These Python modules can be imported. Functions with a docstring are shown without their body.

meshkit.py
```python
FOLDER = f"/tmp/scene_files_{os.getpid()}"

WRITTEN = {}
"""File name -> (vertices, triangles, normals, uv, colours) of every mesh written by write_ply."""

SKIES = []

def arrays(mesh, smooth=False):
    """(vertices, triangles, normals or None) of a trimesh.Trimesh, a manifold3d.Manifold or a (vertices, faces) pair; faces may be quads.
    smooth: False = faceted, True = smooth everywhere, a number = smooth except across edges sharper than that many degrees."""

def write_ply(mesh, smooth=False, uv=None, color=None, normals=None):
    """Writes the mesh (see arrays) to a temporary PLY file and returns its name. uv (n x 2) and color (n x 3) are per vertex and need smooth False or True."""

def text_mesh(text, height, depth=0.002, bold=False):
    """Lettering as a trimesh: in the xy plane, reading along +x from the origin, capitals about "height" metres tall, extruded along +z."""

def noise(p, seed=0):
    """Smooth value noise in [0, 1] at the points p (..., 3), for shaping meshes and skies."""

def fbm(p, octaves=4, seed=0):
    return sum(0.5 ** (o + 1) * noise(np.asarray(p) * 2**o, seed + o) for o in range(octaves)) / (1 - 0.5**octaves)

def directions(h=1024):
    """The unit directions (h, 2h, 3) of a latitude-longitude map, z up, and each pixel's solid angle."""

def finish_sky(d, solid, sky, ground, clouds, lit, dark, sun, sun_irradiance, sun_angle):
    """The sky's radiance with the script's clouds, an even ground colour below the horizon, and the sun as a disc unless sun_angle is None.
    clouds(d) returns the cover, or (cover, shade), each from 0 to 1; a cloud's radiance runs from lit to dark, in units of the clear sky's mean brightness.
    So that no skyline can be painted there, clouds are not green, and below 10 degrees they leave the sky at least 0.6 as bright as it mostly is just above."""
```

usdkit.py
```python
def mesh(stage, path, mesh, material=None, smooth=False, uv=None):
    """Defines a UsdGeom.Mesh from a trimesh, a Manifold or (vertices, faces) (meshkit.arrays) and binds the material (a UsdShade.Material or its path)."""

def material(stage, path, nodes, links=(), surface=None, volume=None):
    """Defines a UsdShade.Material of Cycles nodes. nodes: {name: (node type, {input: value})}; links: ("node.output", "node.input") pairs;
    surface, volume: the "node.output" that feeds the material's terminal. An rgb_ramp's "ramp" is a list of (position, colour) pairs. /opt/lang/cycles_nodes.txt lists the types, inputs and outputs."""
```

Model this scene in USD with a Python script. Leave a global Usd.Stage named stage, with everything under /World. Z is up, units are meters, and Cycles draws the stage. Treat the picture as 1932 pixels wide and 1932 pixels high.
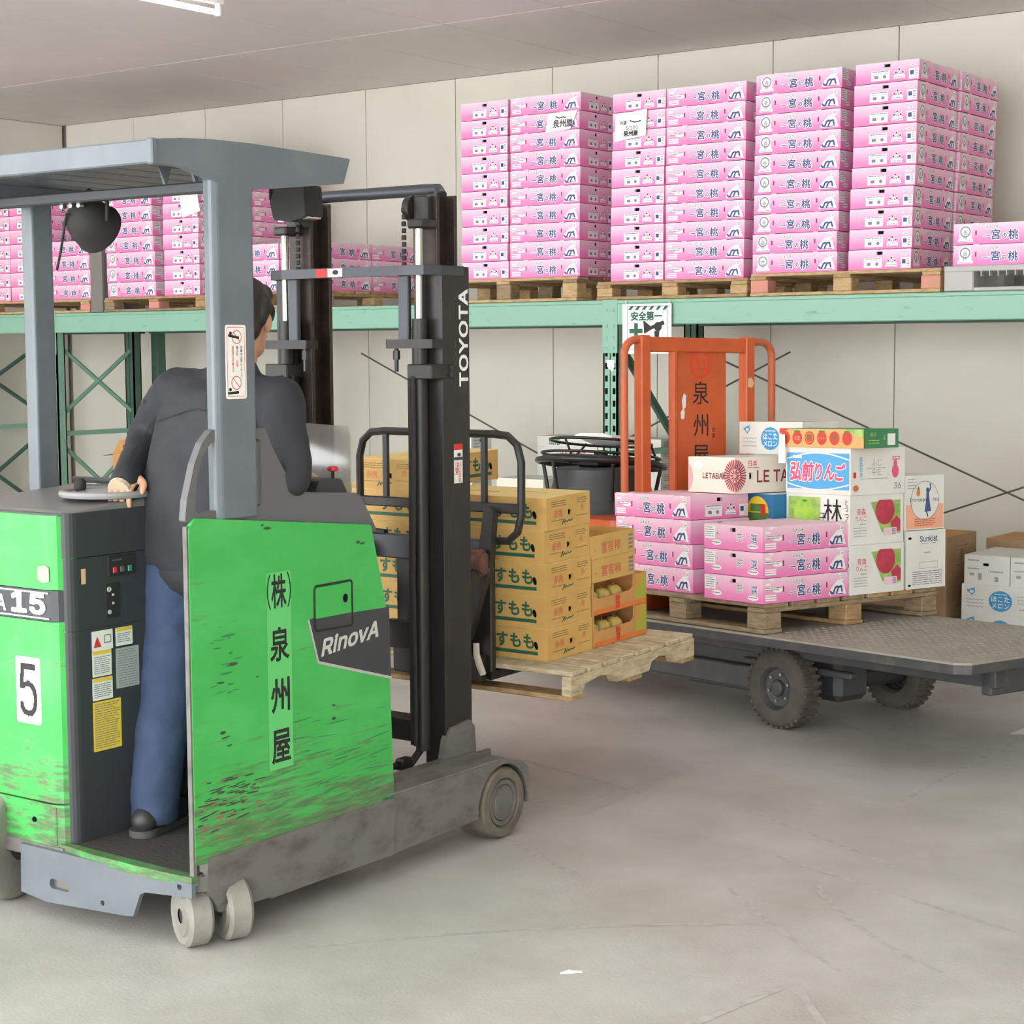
import math, glob, random
import numpy as np, trimesh, manifold3d as m3
import shapely
from shapely.geometry import Polygon, Point, LineString, box as sbox
from shapely import affinity
from shapely.ops import unary_union
import usdkit, meshkit
from pxr import Usd, UsdGeom, UsdLux, Gf, Sdf, UsdShade

stage = Usd.Stage.CreateInMemory()
UsdGeom.SetStageUpAxis(stage, 'Z'); UsdGeom.SetStageMetersPerUnit(stage, 1.0)
world = UsdGeom.Xform.Define(stage, '/World'); stage.SetDefaultPrim(world.GetPrim())
UsdGeom.Scope.Define(stage, '/World/Looks')
rng = random.Random(7)
pi = math.pi

# ------------------------------------------------------------------ camera, daylight, exposure
EXPOSURE = -0.68
LAMP = 36.0          # fluorescent tubes
DAY = 4.2           # daylight through the open dock behind the camera
cam = UsdGeom.Camera.Define(stage, '/World/camera')
cam.AddTransformOp().Set(Gf.Matrix4d(0.8033927,0.5954288,-0.0049789,0.0,-0.0506192,0.0766254,0.9957742,0.0,0.5932941,-0.7997457,0.0917004,0.0,0.0,0.0,1.65,1.0))
cam.CreateHorizontalApertureAttr(36.0); cam.CreateVerticalApertureAttr(36.0)
cam.CreateFocalLengthAttr(3350.0 / 1932 * 36.0)
cam.CreateClippingRangeAttr(Gf.Vec2f(0.05, 200))
cam.CreateExposureAttr(EXPOSURE)
dome = UsdLux.DomeLight.Define(stage, '/World/daylight')
dome.CreateIntensityAttr(DAY); dome.CreateColorAttr(Gf.Vec3f(0.97, 0.99, 1.0))

# ------------------------------------------------------------------ naming, tagging
taken = {}
def numbered(parent, name):
    k = taken.setdefault((parent, name), 0); taken[(parent, name)] += 1
    return '%s/%s' % (parent, name if k == 0 else '%s_%03d' % (name, k))
def cd(p, **kw):
    for k, v in kw.items():
        if v: p.SetCustomDataByKey(k, v)
    return p
def mat4(R=None, t=(0, 0, 0)):
    m = np.eye(4)
    if R is not None: m[:3, :3] = R
    m[:3, 3] = t
    return m
def rotz(deg):
    a = math.radians(deg); c, s = math.cos(a), math.sin(a)
    return np.array([[c, -s, 0], [s, c, 0], [0, 0, 1.0]])
def rotax(axis, deg): return trimesh.transformations.rotation_matrix(math.radians(deg), axis)[:3, :3]
def gf(m): return Gf.Matrix4d(*[float(x) for x in np.asarray(m).T.ravel()])
def thing(name, label, cat, M=None, group=None, kind=None):
    path = numbered('/World', name)
    x = UsdGeom.Xform.Define(stage, path)
    x.AddTransformOp().Set(gf(np.eye(4) if M is None else M))
    cd(x.GetPrim(), label=label, category=cat, group=group, kind=kind)
    return path
def struct(name, label, M=None):
    path = numbered('/World', name)
    x = UsdGeom.Xform.Define(stage, path)
    x.AddTransformOp().Set(gf(np.eye(4) if M is None else M))
    cd(x.GetPrim(), label=label, category=name.split('_')[0], kind='structure')
    return path
def part(parent, name, mesh, m, label=None, smooth=False, kind=None):
    path = numbered(parent, name)
    g = usdkit.mesh(stage, path, mesh, '/World/Looks/' + m, smooth=smooth)
    cd(g.GetPrim(), label=label, kind=kind)
    return path
def dup(src, label, M, group=None):
    name = src.split('/')[-1]
    base = name[:-4] if name[-4:-3] == '_' and name[-3:].isdigit() else name
    cat = stage.GetPrimAtPath(src).GetCustomDataByKey('category')
    path = numbered('/World', base)
    x = UsdGeom.Xform.Define(stage, path)
    x.GetPrim().GetReferences().AddInternalReference(src)
    x.GetPrim().SetInstanceable(True)
    x.ClearXformOpOrder()
    x.AddTransformOp().Set(gf(M))
    cd(x.GetPrim(), label=label, category=cat, group=group)
    return path

# ------------------------------------------------------------------ materials
def lin(c):
    c = np.asarray(c, float) / 255.0
    return tuple(np.where(c <= 0.04045, c / 12.92, ((c + 0.055) / 1.055) ** 2.4))
def mat(name, c, r=0.5, metal=0.0, c2=None, scale=4.0, stretch=(1, 1, 1), lo=0.4, hi=0.6, detail=4, bump=0.0, bscale=60.0, spec=0.5, emit=0.0, alpha=None, coat=0.0, bstretch=None):
    n = {'p': ('principled_bsdf', {'base_color': lin(c), 'roughness': r, 'metallic': metal, 'specular_ior_level': spec, 'coat_weight': coat})}
    L = []
    if emit: n['p'][1].update(emission_color=lin(c), emission_strength=emit)
    if c2 is not None or bump:
        n['tc'] = ('texture_coordinate', {})
    if c2 is not None:
        n['mp'] = ('mapping', {'scale': stretch}); L.append(('tc.object', 'mp.vector'))
        n['nz'] = ('noise_texture', {'scale': scale, 'detail': float(detail), 'roughness': 0.6}); L.append(('mp.vector', 'nz.vector'))
        n['rp'] = ('rgb_ramp', {'ramp': [(0, lin(c)), (lo, lin(c)), (hi, lin(c2)), (1, lin(c2))]}); L += [('nz.fac', 'rp.fac'), ('rp.color', 'p.base_color')]
    if bump:
        n['mb'] = ('mapping', {'scale': bstretch or (1, 1, 1)}); L.append(('tc.object', 'mb.vector'))
        n['bn'] = ('noise_texture', {'scale': bscale, 'detail': 3.0}); L.append(('mb.vector', 'bn.vector'))
        n['bp'] = ('bump', {'strength': bump, 'distance': 0.005}); L += [('bn.fac', 'bp.height'), ('bp.normal', 'p.normal')]
    usdkit.material(stage, '/World/Looks/' + name, n, L, surface='p.BSDF')
    return name

# ------------------------------------------------------------------ geometry helpers
def cat(*ms):
    ms = [m for m in (ms[0] if len(ms) == 1 and isinstance(ms[0], (list, tuple)) else ms) if m is not None]
    return trimesh.util.concatenate(ms)
def B(x0, x1, y0, y1, z0, z1, c=0.0):
    x0, x1, y0, y1, z0, z1 = min(x0, x1), max(x0, x1), min(y0, y1), max(y0, y1), min(z0, z1), max(z0, z1)
    if c <= 0:
        b = trimesh.creation.box((x1 - x0, y1 - y0, z1 - z0)); b.apply_translation(((x0 + x1) / 2, (y0 + y1) / 2, (z0 + z1) / 2)); return b
    c = min(c, (x1 - x0) / 2.01, (y1 - y0) / 2.01, (z1 - z0) / 2.01); p = []
    for x, sx in ((x0, 1), (x1, -1)):
        for y, sy in ((y0, 1), (y1, -1)):
            for z, sz in ((z0, 1), (z1, -1)):
                p += [(x, y + sy * c, z + sz * c), (x + sx * c, y, z + sz * c), (x + sx * c, y + sy * c, z)]
    return trimesh.convex.convex_hull(np.array(p))
def cyl(p0, p1, r, n=16, r1=None):
    p0, p1 = np.array(p0, float), np.array(p1, float)
    return tube([p0, p1], [r, r if r1 is None else r1], n)
def tube(path, r, n=10, closed=False):
    P = np.asarray(path, float); k = len(P); r = np.broadcast_to(np.asarray(r, float), (k,))
    T = np.zeros_like(P)
    for i in range(k):
        a = P[(i - 1) % k] if (closed or i > 0) else P[i]; b = P[(i + 1) % k] if (closed or i < k - 1) else P[i]
        T[i] = (b - a) / (np.linalg.norm(b - a) + 1e-12)
    u = np.cross(T[0], [0, 0, 1.0]);
    if np.linalg.norm(u) < 1e-3: u = np.cross(T[0], [1.0, 0, 0])
    u /= np.linalg.norm(u); V = []
    for i in range(k):
        u = u - T[i] * np.dot(u, T[i]); u /= np.linalg.norm(u); w = np.cross(T[i], u)
        for j in range(n):
            a = 2 * pi * j / n; V.append(P[i] + r[i] * (math.cos(a) * u + math.sin(a) * w))
    F = []
    for i in range(k if closed else k - 1):
        i2 = (i + 1) % k
        for j in range(n):
            j2 = (j + 1) % n; a, b, c, d = i * n + j, i * n + j2, i2 * n + j2, i2 * n + j
            F += [(a, b, c), (a, c, d)]
    V = list(V)
    if not closed:
        for i, flip in ((0, True), (k - 1, False)):
            ci = len(V); V.append(P[i])
            for j in range(n):
                a, b = i * n + j, i * n + (j + 1) % n
                F.append((ci, b, a) if flip else (ci, a, b))
    m = trimesh.Trimesh(np.array(V), np.array(F), process=False)
    return m
def arc(c, r, a0, a1, n=8):
    return [(c[0] + r * math.cos(math.radians(a0 + (a1 - a0) * i / n)), c[1] + r * math.sin(math.radians(a0 + (a1 - a0) * i / n))) for i in range(n + 1)]
def rpoly(pts, r, n=4):
    """polygon with every corner rounded by r"""
    p = Polygon(pts)
    return p.buffer(-r, join_style=2).buffer(r, quad_segs=n).buffer(0)
def ext(poly, plane, d0, d1):
    """extrude a 2D polygon. plane 'xy': (a,b)->(x,y), along z; 'yz': (a,b)->(y,z), along x; 'xz': (a,b)->(x,z), along y"""
    if not hasattr(poly, 'geom_type'): poly = Polygon(poly)
    poly = poly.buffer(0); ms = []
    for g in getattr(poly, 'geoms', [poly]):
        if g.geom_type != 'Polygon' or g.is_empty or g.area < 1e-9: continue
        m = trimesh.creation.extrude_polygon(g, abs(d1 - d0), engine='earcut'); v = m.vertices.copy(); t = v[:, 2] + min(d0, d1)
        if plane == 'xy': m.vertices = np.stack([v[:, 0], v[:, 1], t], 1)
        elif plane == 'yz': m.vertices = np.stack([t, v[:, 0], v[:, 1]], 1)
        else:
            m.vertices = np.stack([v[:, 0], t, v[:, 1]], 1); m.invert()
        ms.append(m)
    return cat(ms)
def lathe(profile, axis_p, axis_d, n=24):
    """profile: (radius, along) pairs, closed at the axis by the caller"""
    d = np.array(axis_d, float); d /= np.linalg.norm(d); u = np.cross(d, [0, 0, 1.0])
    if np.linalg.norm(u) < 1e-3: u = np.array([1.0, 0, 0])
    u /= np.linalg.norm(u); w = np.cross(d, u); V, F = [], []; k = len(profile)
    for j in range(n):
        a = 2 * pi * j / n; e = math.cos(a) * u + math.sin(a) * w
        for r, t in profile: V.append(np.array(axis_p) + d * t + e * r)
    for j in range(n):
        j2 = (j + 1) % n
        for i in range(k - 1):
            a, b, c, e2 = j * k + i, j2 * k + i, j2 * k + i + 1, j * k + i + 1
            F += [(a, b, c), (a, c, e2)]
    m = trimesh.Trimesh(np.array(V), np.array(F), process=True); m.update_faces(m.nondegenerate_faces()); m.fix_normals(); return m
def hull(pts): return trimesh.convex.convex_hull(np.asarray(pts, float))
def xf(m, R=None, t=(0, 0, 0)):
    m = m.copy(); m.apply_transform(mat4(R, t)); return m
def flat(poly, o, ex, ey, lift=0.0):
    """flat print: polygon in the plane o + a*ex + b*ey"""
    ex, ey, o = np.array(ex, float), np.array(ey, float), np.array(o, float); nrm = np.cross(ex, ey); ms = []
    for g in getattr(poly, 'geoms', [poly]):
        if g.geom_type != 'Polygon' or g.area < 1e-10: continue
        v, f = trimesh.creation.triangulate_polygon(g, engine='earcut'); v, f = np.asarray(v), np.asarray(f)
        if len(f) == 0: continue
        p = o + v[:, :1] * ex + v[:, 1:2] * ey + nrm * lift; m = trimesh.Trimesh(p, f, process=False)
        if np.dot(m.face_normals[m.area_faces.argmax()], nrm) < 0: m.invert()
        ms.append(m)
    return cat(ms) if ms else None
FONTS = {'cjk': '/opt/blender-*/*/datafiles/fonts/Noto Sans CJK Regular.woff2', 'sans': '/opt/blender-*/*/datafiles/fonts/Inter.woff2'}
_tx, _ft = {}, {}
def text(s, h, font='cjk', bold=0, px=60, slant=0.0, wide=1.0, vertical=False, gap=1.15):
    """lettering outline as a shapely shape, lower left at the origin, glyphs about h tall"""
    if vertical:
        out = []
        for i, ch in enumerate(s):
            g = text(ch, h, font, bold, px, slant, wide); out.append(affinity.translate(g, (h * wide - (g.bounds[2] - g.bounds[0])) / 2 - g.bounds[0], -i * h * gap))
        return unary_union(out)
    key = (s, font, bold, px)
    if key not in _tx:
        from PIL import Image, ImageDraw, ImageFont
        if (font, px) not in _ft: _ft[font, px] = ImageFont.truetype(glob.glob(FONTS[font])[0], px)
        f = _ft[font, px]
        x0, y0, x1, y1 = f.getbbox(s, anchor='ls', stroke_width=bold)
        im = Image.new('L', (int(x1 - x0 + 8), int(y1 - y0 + 8)))
        ImageDraw.Draw(im).text((4 - x0, 4 - y0), s, 255, f, anchor='ls', stroke_width=bold)
        on = np.pad(np.asarray(im) > 120, ((0, 0), (1, 1))).astype(np.int8)
        rows, st = np.nonzero(np.diff(on, axis=1) == 1); en = np.nonzero(np.diff(on, axis=1) == -1)[1]
        sh = shapely.union_all(shapely.box(st, -rows - 1, en, -rows)).buffer(0.5).buffer(-0.5).simplify(0.7).buffer(0)
        b = sh.bounds; _tx[key] = affinity.translate(sh, -b[0], -b[1])
    sh = _tx[key]; k = h / (px * (0.86 if font == 'cjk' else 0.74))
    return affinity.affine_transform(sh, [k * wide, k * slant, 0, k, 0, 0])
def ctext(s, h, cx, cy, **kw):
    g = text(s, h, **kw); b = g.bounds; return affinity.translate(g, cx - (b[0] + b[2]) / 2, cy - (b[1] + b[3]) / 2)
def lines(x, y, w, n, pitch, t, seed=0, ragged=0.25):
    r = random.Random(seed); out = []
    for i in range(n):
        x0 = x
        while x0 < x + w * (1 - ragged * r.random()):
            l = min(w * (0.1 + 0.25 * r.random()), x + w - x0); out.append(sbox(x0, y - i * pitch - t, x0 + l, y - i * pitch)); x0 += l + w * 0.03
    return unary_union(out)
def wheel_profile(r, w, chamf):
    return [(0, -w / 2), (r * 0.6, -w / 2), (r - chamf, -w / 2), (r, -w / 2 + chamf), (r, w / 2 - chamf), (r - chamf, w / 2), (r * 0.6, w / 2), (0, w / 2)]
# ------------------------------------------------------------------ material library
mat('concrete', (188, 186, 181), r=0.55, c2=(168, 165, 158), scale=2.2, stretch=(1, 1, 1), lo=0.35, hi=0.7, detail=8, bump=0.12, bscale=90)
mat('wall_paint', (222, 219, 207), r=0.55, c2=(214, 210, 197), scale=0.8, lo=0.4, hi=0.75, detail=4)
mat('ceiling_paint', (230, 227, 222), r=0.5, c2=(223, 219, 213), scale=0.6, lo=0.4, hi=0.7, detail=4)
mat('seam', (176, 170, 156), r=0.8)
mat('tube_light', (250, 252, 255), emit=LAMP)
mat('fixture_white', (235, 233, 228), r=0.35)
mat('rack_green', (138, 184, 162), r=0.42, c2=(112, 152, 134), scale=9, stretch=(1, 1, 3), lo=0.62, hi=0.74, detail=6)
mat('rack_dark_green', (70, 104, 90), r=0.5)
mat('hole_dark', (20, 22, 20), r=0.9, spec=0.1)
mat('rod_grey', (105, 104, 98), r=0.45, metal=0.3)
for k, (a, b) in enumerate((((180, 150, 108), (142, 112, 76)), ((200, 172, 128), (164, 134, 92)), ((158, 138, 110), (120, 100, 76)))):
    mat('wood_%d' % k, a, r=0.75, c2=b, scale=3.0, stretch=(6, 6, 22), lo=0.35, hi=0.7, detail=6, bump=0.25, bscale=40, bstretch=(1, 1, 6))
mat('wood_pink', (214, 140, 132), r=0.75, c2=(196, 150, 120), scale=12, lo=0.4, hi=0.65, bump=0.2)
mat('wood_grey', (206, 190, 158), r=0.8, c2=(150, 132, 102), scale=3.2, stretch=(5, 5, 18), lo=0.35, hi=0.75, detail=8, bump=0.3, bscale=40)
mat('plastic_grey', (178, 178, 176), r=0.5)
def grad(name, stops, h, r=0.5):
    n = {'tc': ('texture_coordinate', {}), 's': ('separate_xyz', {}), 'm': ('math', {'math_type': 'divide', 'value2': h}), 'rp': ('rgb_ramp', {'ramp': [(t, lin(c)) for t, c in stops]}),
         'p': ('principled_bsdf', {'roughness': r, 'specular_ior_level': 0.35})}
    usdkit.material(stage, '/World/Looks/' + name, n, [('tc.object', 's.vector'), ('s.z', 'm.value1'), ('m.value', 'rp.fac'), ('rp.color', 'p.base_color')], surface='p.BSDF')
grad('pink_print', [(0, (238, 126, 186)), (0.25, (239, 142, 194)), (0.6, (243, 178, 211)), (1, (246, 212, 228))], 0.108)
mat('pink_pale', (244, 205, 220), r=0.55)
mat('paper_white', (243, 242, 240), r=0.55)
mat('ink_navy', (70, 74, 132), r=0.6)
mat('ink_grey', (128, 126, 140), r=0.6)
mat('ink_plum', (150, 40, 100), r=0.6)
mat('ink_dark', (34, 32, 34), r=0.6)
mat('ink_red', (214, 52, 50), r=0.6)
mat('ink_green', (40, 98, 74), r=0.6)
mat('ink_blue', (70, 158, 214), r=0.5)

# ------------------------------------------------------------------ the room
WY, WX, CZ = 10.3, -12.5, 3.6
FX0, FX1, FY0 = -12.7, 3.6, -4.0
fl = struct('floor', 'pale grey concrete floor with faint tyre scuffs')
part(fl, 'slab', B(FX0, FX1, FY0, WY + 0.2, -0.15, 0), 'concrete')
r_ = random.Random(3); scuff = []
def streak(x, y, ang, L, w, bend):
    n = 14; pts = []
    for i in range(n + 1):
        t = i / n * L; a = ang + bend * i / n; pts.append((x + t * math.cos(a), y + t * math.sin(a)))
    return LineString(pts).buffer(w)
mat('scuff', (170, 167, 161), r=0.6, c2=(186, 184, 179), scale=22, stretch=(1, 1, 1), lo=0.42, hi=0.58, detail=6)
for i in range(26):
    x, y = r_.uniform(-4.2, -1.2), r_.uniform(3.2, 7.4)
    scuff.append(streak(x, y, r_.choice([1.55, 0.2, 2.6, 1.2]) + r_.uniform(-.3, .3), r_.uniform(.5, 1.6), r_.uniform(.004, .016), r_.uniform(-.25, .25)))
part(fl, 'tyre_marks', flat(unary_union(scuff), (0, 0, 0), (1, 0, 0), (0, 1, 0), 0.0008), 'scuff', 'faint curved tyre marks', kind='stuff')
mat('line_white', (232, 232, 228), r=0.5)
part(fl, 'painted_line', flat(Polygon([(-2.745, 7.25), (-2.0, 7.6), (-2.0, 7.72), (-2.735, 7.40)]), (0, 0, 0), (1, 0, 0), (0, 1, 0), 0.001), 'line_white', 'white painted floor line')

wb = struct('wall_back', 'cream insulated panel wall behind the rack')
part(wb, 'backing', B(WX - 0.1, FX1 + 0.1, WY + 0.05, WY + 0.12, 0, CZ + 0.1), 'seam')
sx = [-12.5] + [-9.0 + 0.864 * k for k in range(-4, 15)] + [FX1]
for a, b in zip(sx[:-1], sx[1:]):
    if b - a > 0.05: part(wb, 'panel', B(a + 0.0025, b - 0.0025, WY, WY + 0.06, 0, CZ, 0.003), 'wall_paint')
wl = struct('wall_left', 'cream panel wall at the far left end')
part(wl, 'backing', B(WX - 0.12, WX - 0.05, FY0, WY + 0.1, 0, CZ + 0.1), 'seam')
for k in range(15):
    y1 = WY - 0.95 * k; y0 = max(y1 - 0.95, FY0)
    if y1 > FY0: part(wl, 'panel', B(WX - 0.06, WX, y0 + 0.0025, y1 - 0.0025, 0, CZ, 0.003), 'wall_paint')
wr = struct('wall_right', 'cream panel wall out of the picture on the right')
part(wr, 'panel', B(FX1, FX1 + 0.1, FY0, WY, 0, CZ), 'wall_paint')
ce = struct('ceiling', 'pale panelled ceiling')
part(ce, 'backing', B(WX - 0.2, FX1 + 0.2, FY0, WY + 0.2, CZ + 0.055, CZ + 0.15), 'seam')
cxs = [WX] + [-9.0 + 0.432 + 0.864 * k for k in range(-4, 15)] + [FX1]; cys = [FY0, 0.0, 2.8, 5.65, 8.54, WY]
for a, b in zip(cxs[:-1], cxs[1:]):
    for c, d in zip(cys[:-1], cys[1:]):
        if b - a > 0.05: part(ce, 'panel', B(a + 0.003, b - 0.003, c + 0.003, d - 0.003, CZ, CZ + 0.06, 0.004), 'ceiling_paint')

# fluorescent battens
def fluorescent(x, y0, label):
    L = 2.4
    t = thing('ceiling_light', label, 'light', mat4(None, (x, y0, CZ)), 'fluorescent battens on the ceiling')
    part(t, 'batten', ext([(-0.022, 0), (-0.018, -0.04), (0.018, -0.04), (0.022, 0)], 'xz', 0, L), 'fixture_white')
    for e in (0.015, L - 0.035): part(t, 'end_cap', B(-0.018, 0.018, e, e + 0.02, -0.105, -0.038, 0.004), 'fixture_white')
    part(t, 'tube', cyl((0, 0.034, -0.085), (0, L - 0.034, -0.085), 0.016, 12), 'tube_light', 'glowing white fluorescent tube', smooth=40)
    return t
fluorescent(-7.3, 7.15 - 2.4, 'glowing fluorescent batten on the ceiling at the upper left')
for x, w in ((-10.8, 'leftmost'), (-3.8, 'second from the right'), (-0.4, 'rightmost')):
    fluorescent(x, 4.67, 'fluorescent batten over the aisle, %s in its row, out of the picture' % w)
for x, w in ((-10.8, 'leftmost'), (-7.3, 'second from the left'), (-3.8, 'second from the right'), (-0.4, 'rightmost')):
    fluorescent(x, 1.2, 'fluorescent batten in the row nearest the camera, %s, out of the picture' % w)

# ------------------------------------------------------------------ storage rack
RY0, RY1 = 8.8, 9.8
rk = thing('storage_rack', 'green steel pallet rack standing along the cream back wall', 'rack')
ups = [-12.3, -10.87, -9.06, -5.80, -2.54]
for i, x in enumerate(ups):
    z1 = 1.932
    for y, w in ((RY0 + 0.0, 1), (RY1 - 0.08, 0)):
        if i == 1 and not w: y = 9.56
        for s in (-1, 1):
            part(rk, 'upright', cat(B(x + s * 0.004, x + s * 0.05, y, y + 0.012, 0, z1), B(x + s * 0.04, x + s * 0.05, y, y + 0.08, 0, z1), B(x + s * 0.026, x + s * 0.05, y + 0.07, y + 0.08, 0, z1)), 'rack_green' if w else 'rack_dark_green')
        part(rk, 'base_plate', B(x - 0.07, x + 0.07, y - 0.02, y + 0.1, 0, 0.012), 'rack_dark_green')
    hs = []
    for k in range(22):
        z = 0.12 + k * 0.074
        if z > 1.62: break
        hs += [B(x - 0.036, x - 0.018, RY0 - 0.0012, RY0 + 0.004, z, z + 0.036), B(x + 0.018, x + 0.036, RY0 - 0.0012, RY0 + 0.004, z, z + 0.036)]
    part(rk, 'punched_slots', cat(hs), 'hole_dark', 'dark slots punched down the upright', kind='stuff')
    # bracing between the front and rear upright
    yb = 9.56 if i == 1 else RY1 - 0.08
    for za, zb in (((1.70, 1.16), (1.14, 1.66), (0.95, 0.35), (0.32, 0.9)) if i < 2 else ((0.95, 0.25),)):
        part(rk, 'brace', cyl((x, RY0 + 0.05, za), (x, yb + 0.03, zb), 0.017, 6), 'rack_green' if i == 1 else 'rack_dark_green')
    part(rk, 'tie_bar', B(x - 0.018, x + 0.018, RY0 + 0.05, yb + 0.03, 1.0, 1.035), 'rack_green')
    part(rk, 'tie_bar', B(x - 0.018, x + 0.018, RY0 + 0.05, yb + 0.03, 0.12, 0.155), 'rack_green')
    part(rk, 'connector', cat(B(x - 0.052, x + 0.052, RY0 - 0.006, RY0, 1.62, 1.932), *[B(x + s * 0.024 - 0.006, x + s * 0.024 + 0.006, RY0 - 0.010, RY0, z, z + 0.02) for s in (-1, 1) for z in (1.64, 1.70, 1.77, 1.86)]), 'rack_green')
part(rk, 'upright', B(-10.90, -10.82, RY1 + 0.02, RY1 + 0.1, 0, 1.93), 'rack_dark_green')
for a, b in zip(ups[:-1], ups[1:]):
    x0, x1 = a + 0.052, b - 0.052
    prof = [(0, 1.789), (0.005, 1.784), (0.055, 1.784), (0.055, 1.905), (0.045, 1.905), (0.045, 1.93), (0.005, 1.93), (0, 1.925), (0, 1.912), (0.0035, 1.909), (0, 1.906)]
    part(rk, 'beam', ext([(RY0 - 0.004 + p, q) for p, q in prof], 'yz', x0, x1), 'rack_green')
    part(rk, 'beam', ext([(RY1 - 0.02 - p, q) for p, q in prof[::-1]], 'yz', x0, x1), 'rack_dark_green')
    for k in range(3):
        xx = x0 + (x1 - x0) * (k + 0.5) / 3; part(rk, 'support_bar', B(xx - 0.02, xx + 0.02, RY0 + 0.06, RY1 - 0.08, 1.88, 1.925), 'rack_dark_green')
for (xa, za, xb, zb) in ((-8.65, 1.62, -6.42, 0.66), (-7.05, 0.72, -5.15, 1.62), (-5.75, 1.62, -3.1, 0.55), (-4.3, 0.62, -3.1, 1.05)):
    part(rk, 'tie_rod', cyl((xa, RY1 + 0.02, za), (xb, RY1 + 0.02, zb), 0.006, 6), 'rod_grey')
part(rk, 'brace', cyl((-5.80, RY0 + 0.09, 1.68), (-5.80, RY1 - 0.2, 1.02), 0.026, 6), 'rack_dark_green', 'dark green diagonal brace')
part(rk, 'sticker', flat(Polygon([(-0.026, 0.07), (0.03, 0.07), (0.032, 0.03), (0.012, 0.0), (-0.02, 0.03)]), (-5.80, RY0, 1.51), (1, 0, 0), (0, 0, 1), 0.002), 'paper_white', 'torn white sticker')

# ------------------------------------------------------------------ wooden pallets
def block_pallet(label, M, w, d, h, pinks=(), woods=(0, 1), group=None, seed=0, nd=7):
    t = thing('wooden_pallet', label, 'pallet', M, group); r = random.Random(seed); W = lambda: 'wood_%d' % r.choice(woods)
    bt = 0.018
    for k in range(nd):
        bw = d / nd - 0.022; y = d * (k + 0.5) / nd
        part(t, 'deck_board', B(0, w, y - bw / 2, y + bw / 2, h - bt, h, 0.003), W())
    for x in (0.05, w / 2, w - 0.05):
        part(t, 'stringer_board', B(x - 0.05, x + 0.05, 0, d, h - 2 * bt, h - bt, 0.002), W())
    for i, x in enumerate((0.055, w / 2, w - 0.055)):
        for j, y in enumerate((0.055, d / 2, d - 0.055)):
            part(t, 'block', B(x - 0.054, x + 0.054, y - 0.05, y + 0.05, bt, h - 2 * bt, 0.004), 'wood_pink' if (i, j) in pinks else W())
    for y in (0.055, d / 2, d - 0.055):
        part(t, 'bottom_board', B(0, w, y - 0.055, y + 0.055, 0, bt, 0.003), W())
    return t
PZ = 1.9325
G = 'wooden pallets on the rack'
block_pallet('wooden pallet on the rack under the stack at the left picture edge', mat4(None, (-11.66, 8.80, PZ)), 1.23, 1.0, 0.10, ((2, 0),), (1, 0), seed=1)
block_pallet('wooden pallet with a pink middle block on the rack behind the operator', mat4(None, (-10.27, 8.80, PZ)), 1.07, 1.0, 0.105, ((1, 0),), (0, 2), seed=2)
block_pallet('wooden pallet on the rack seen between the two masts', mat4(None, (-9.18, 8.80, PZ)), 1.1, 1.12, 0.11, (), (0, 0, 1), seed=3)
block_pallet('thick weathered wooden pallet on the rack right of the mast', mat4(None, (-7.14, 8.80, PZ)), 1.1, 1.0, 0.145, (), (1, 2), seed=4)
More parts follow.
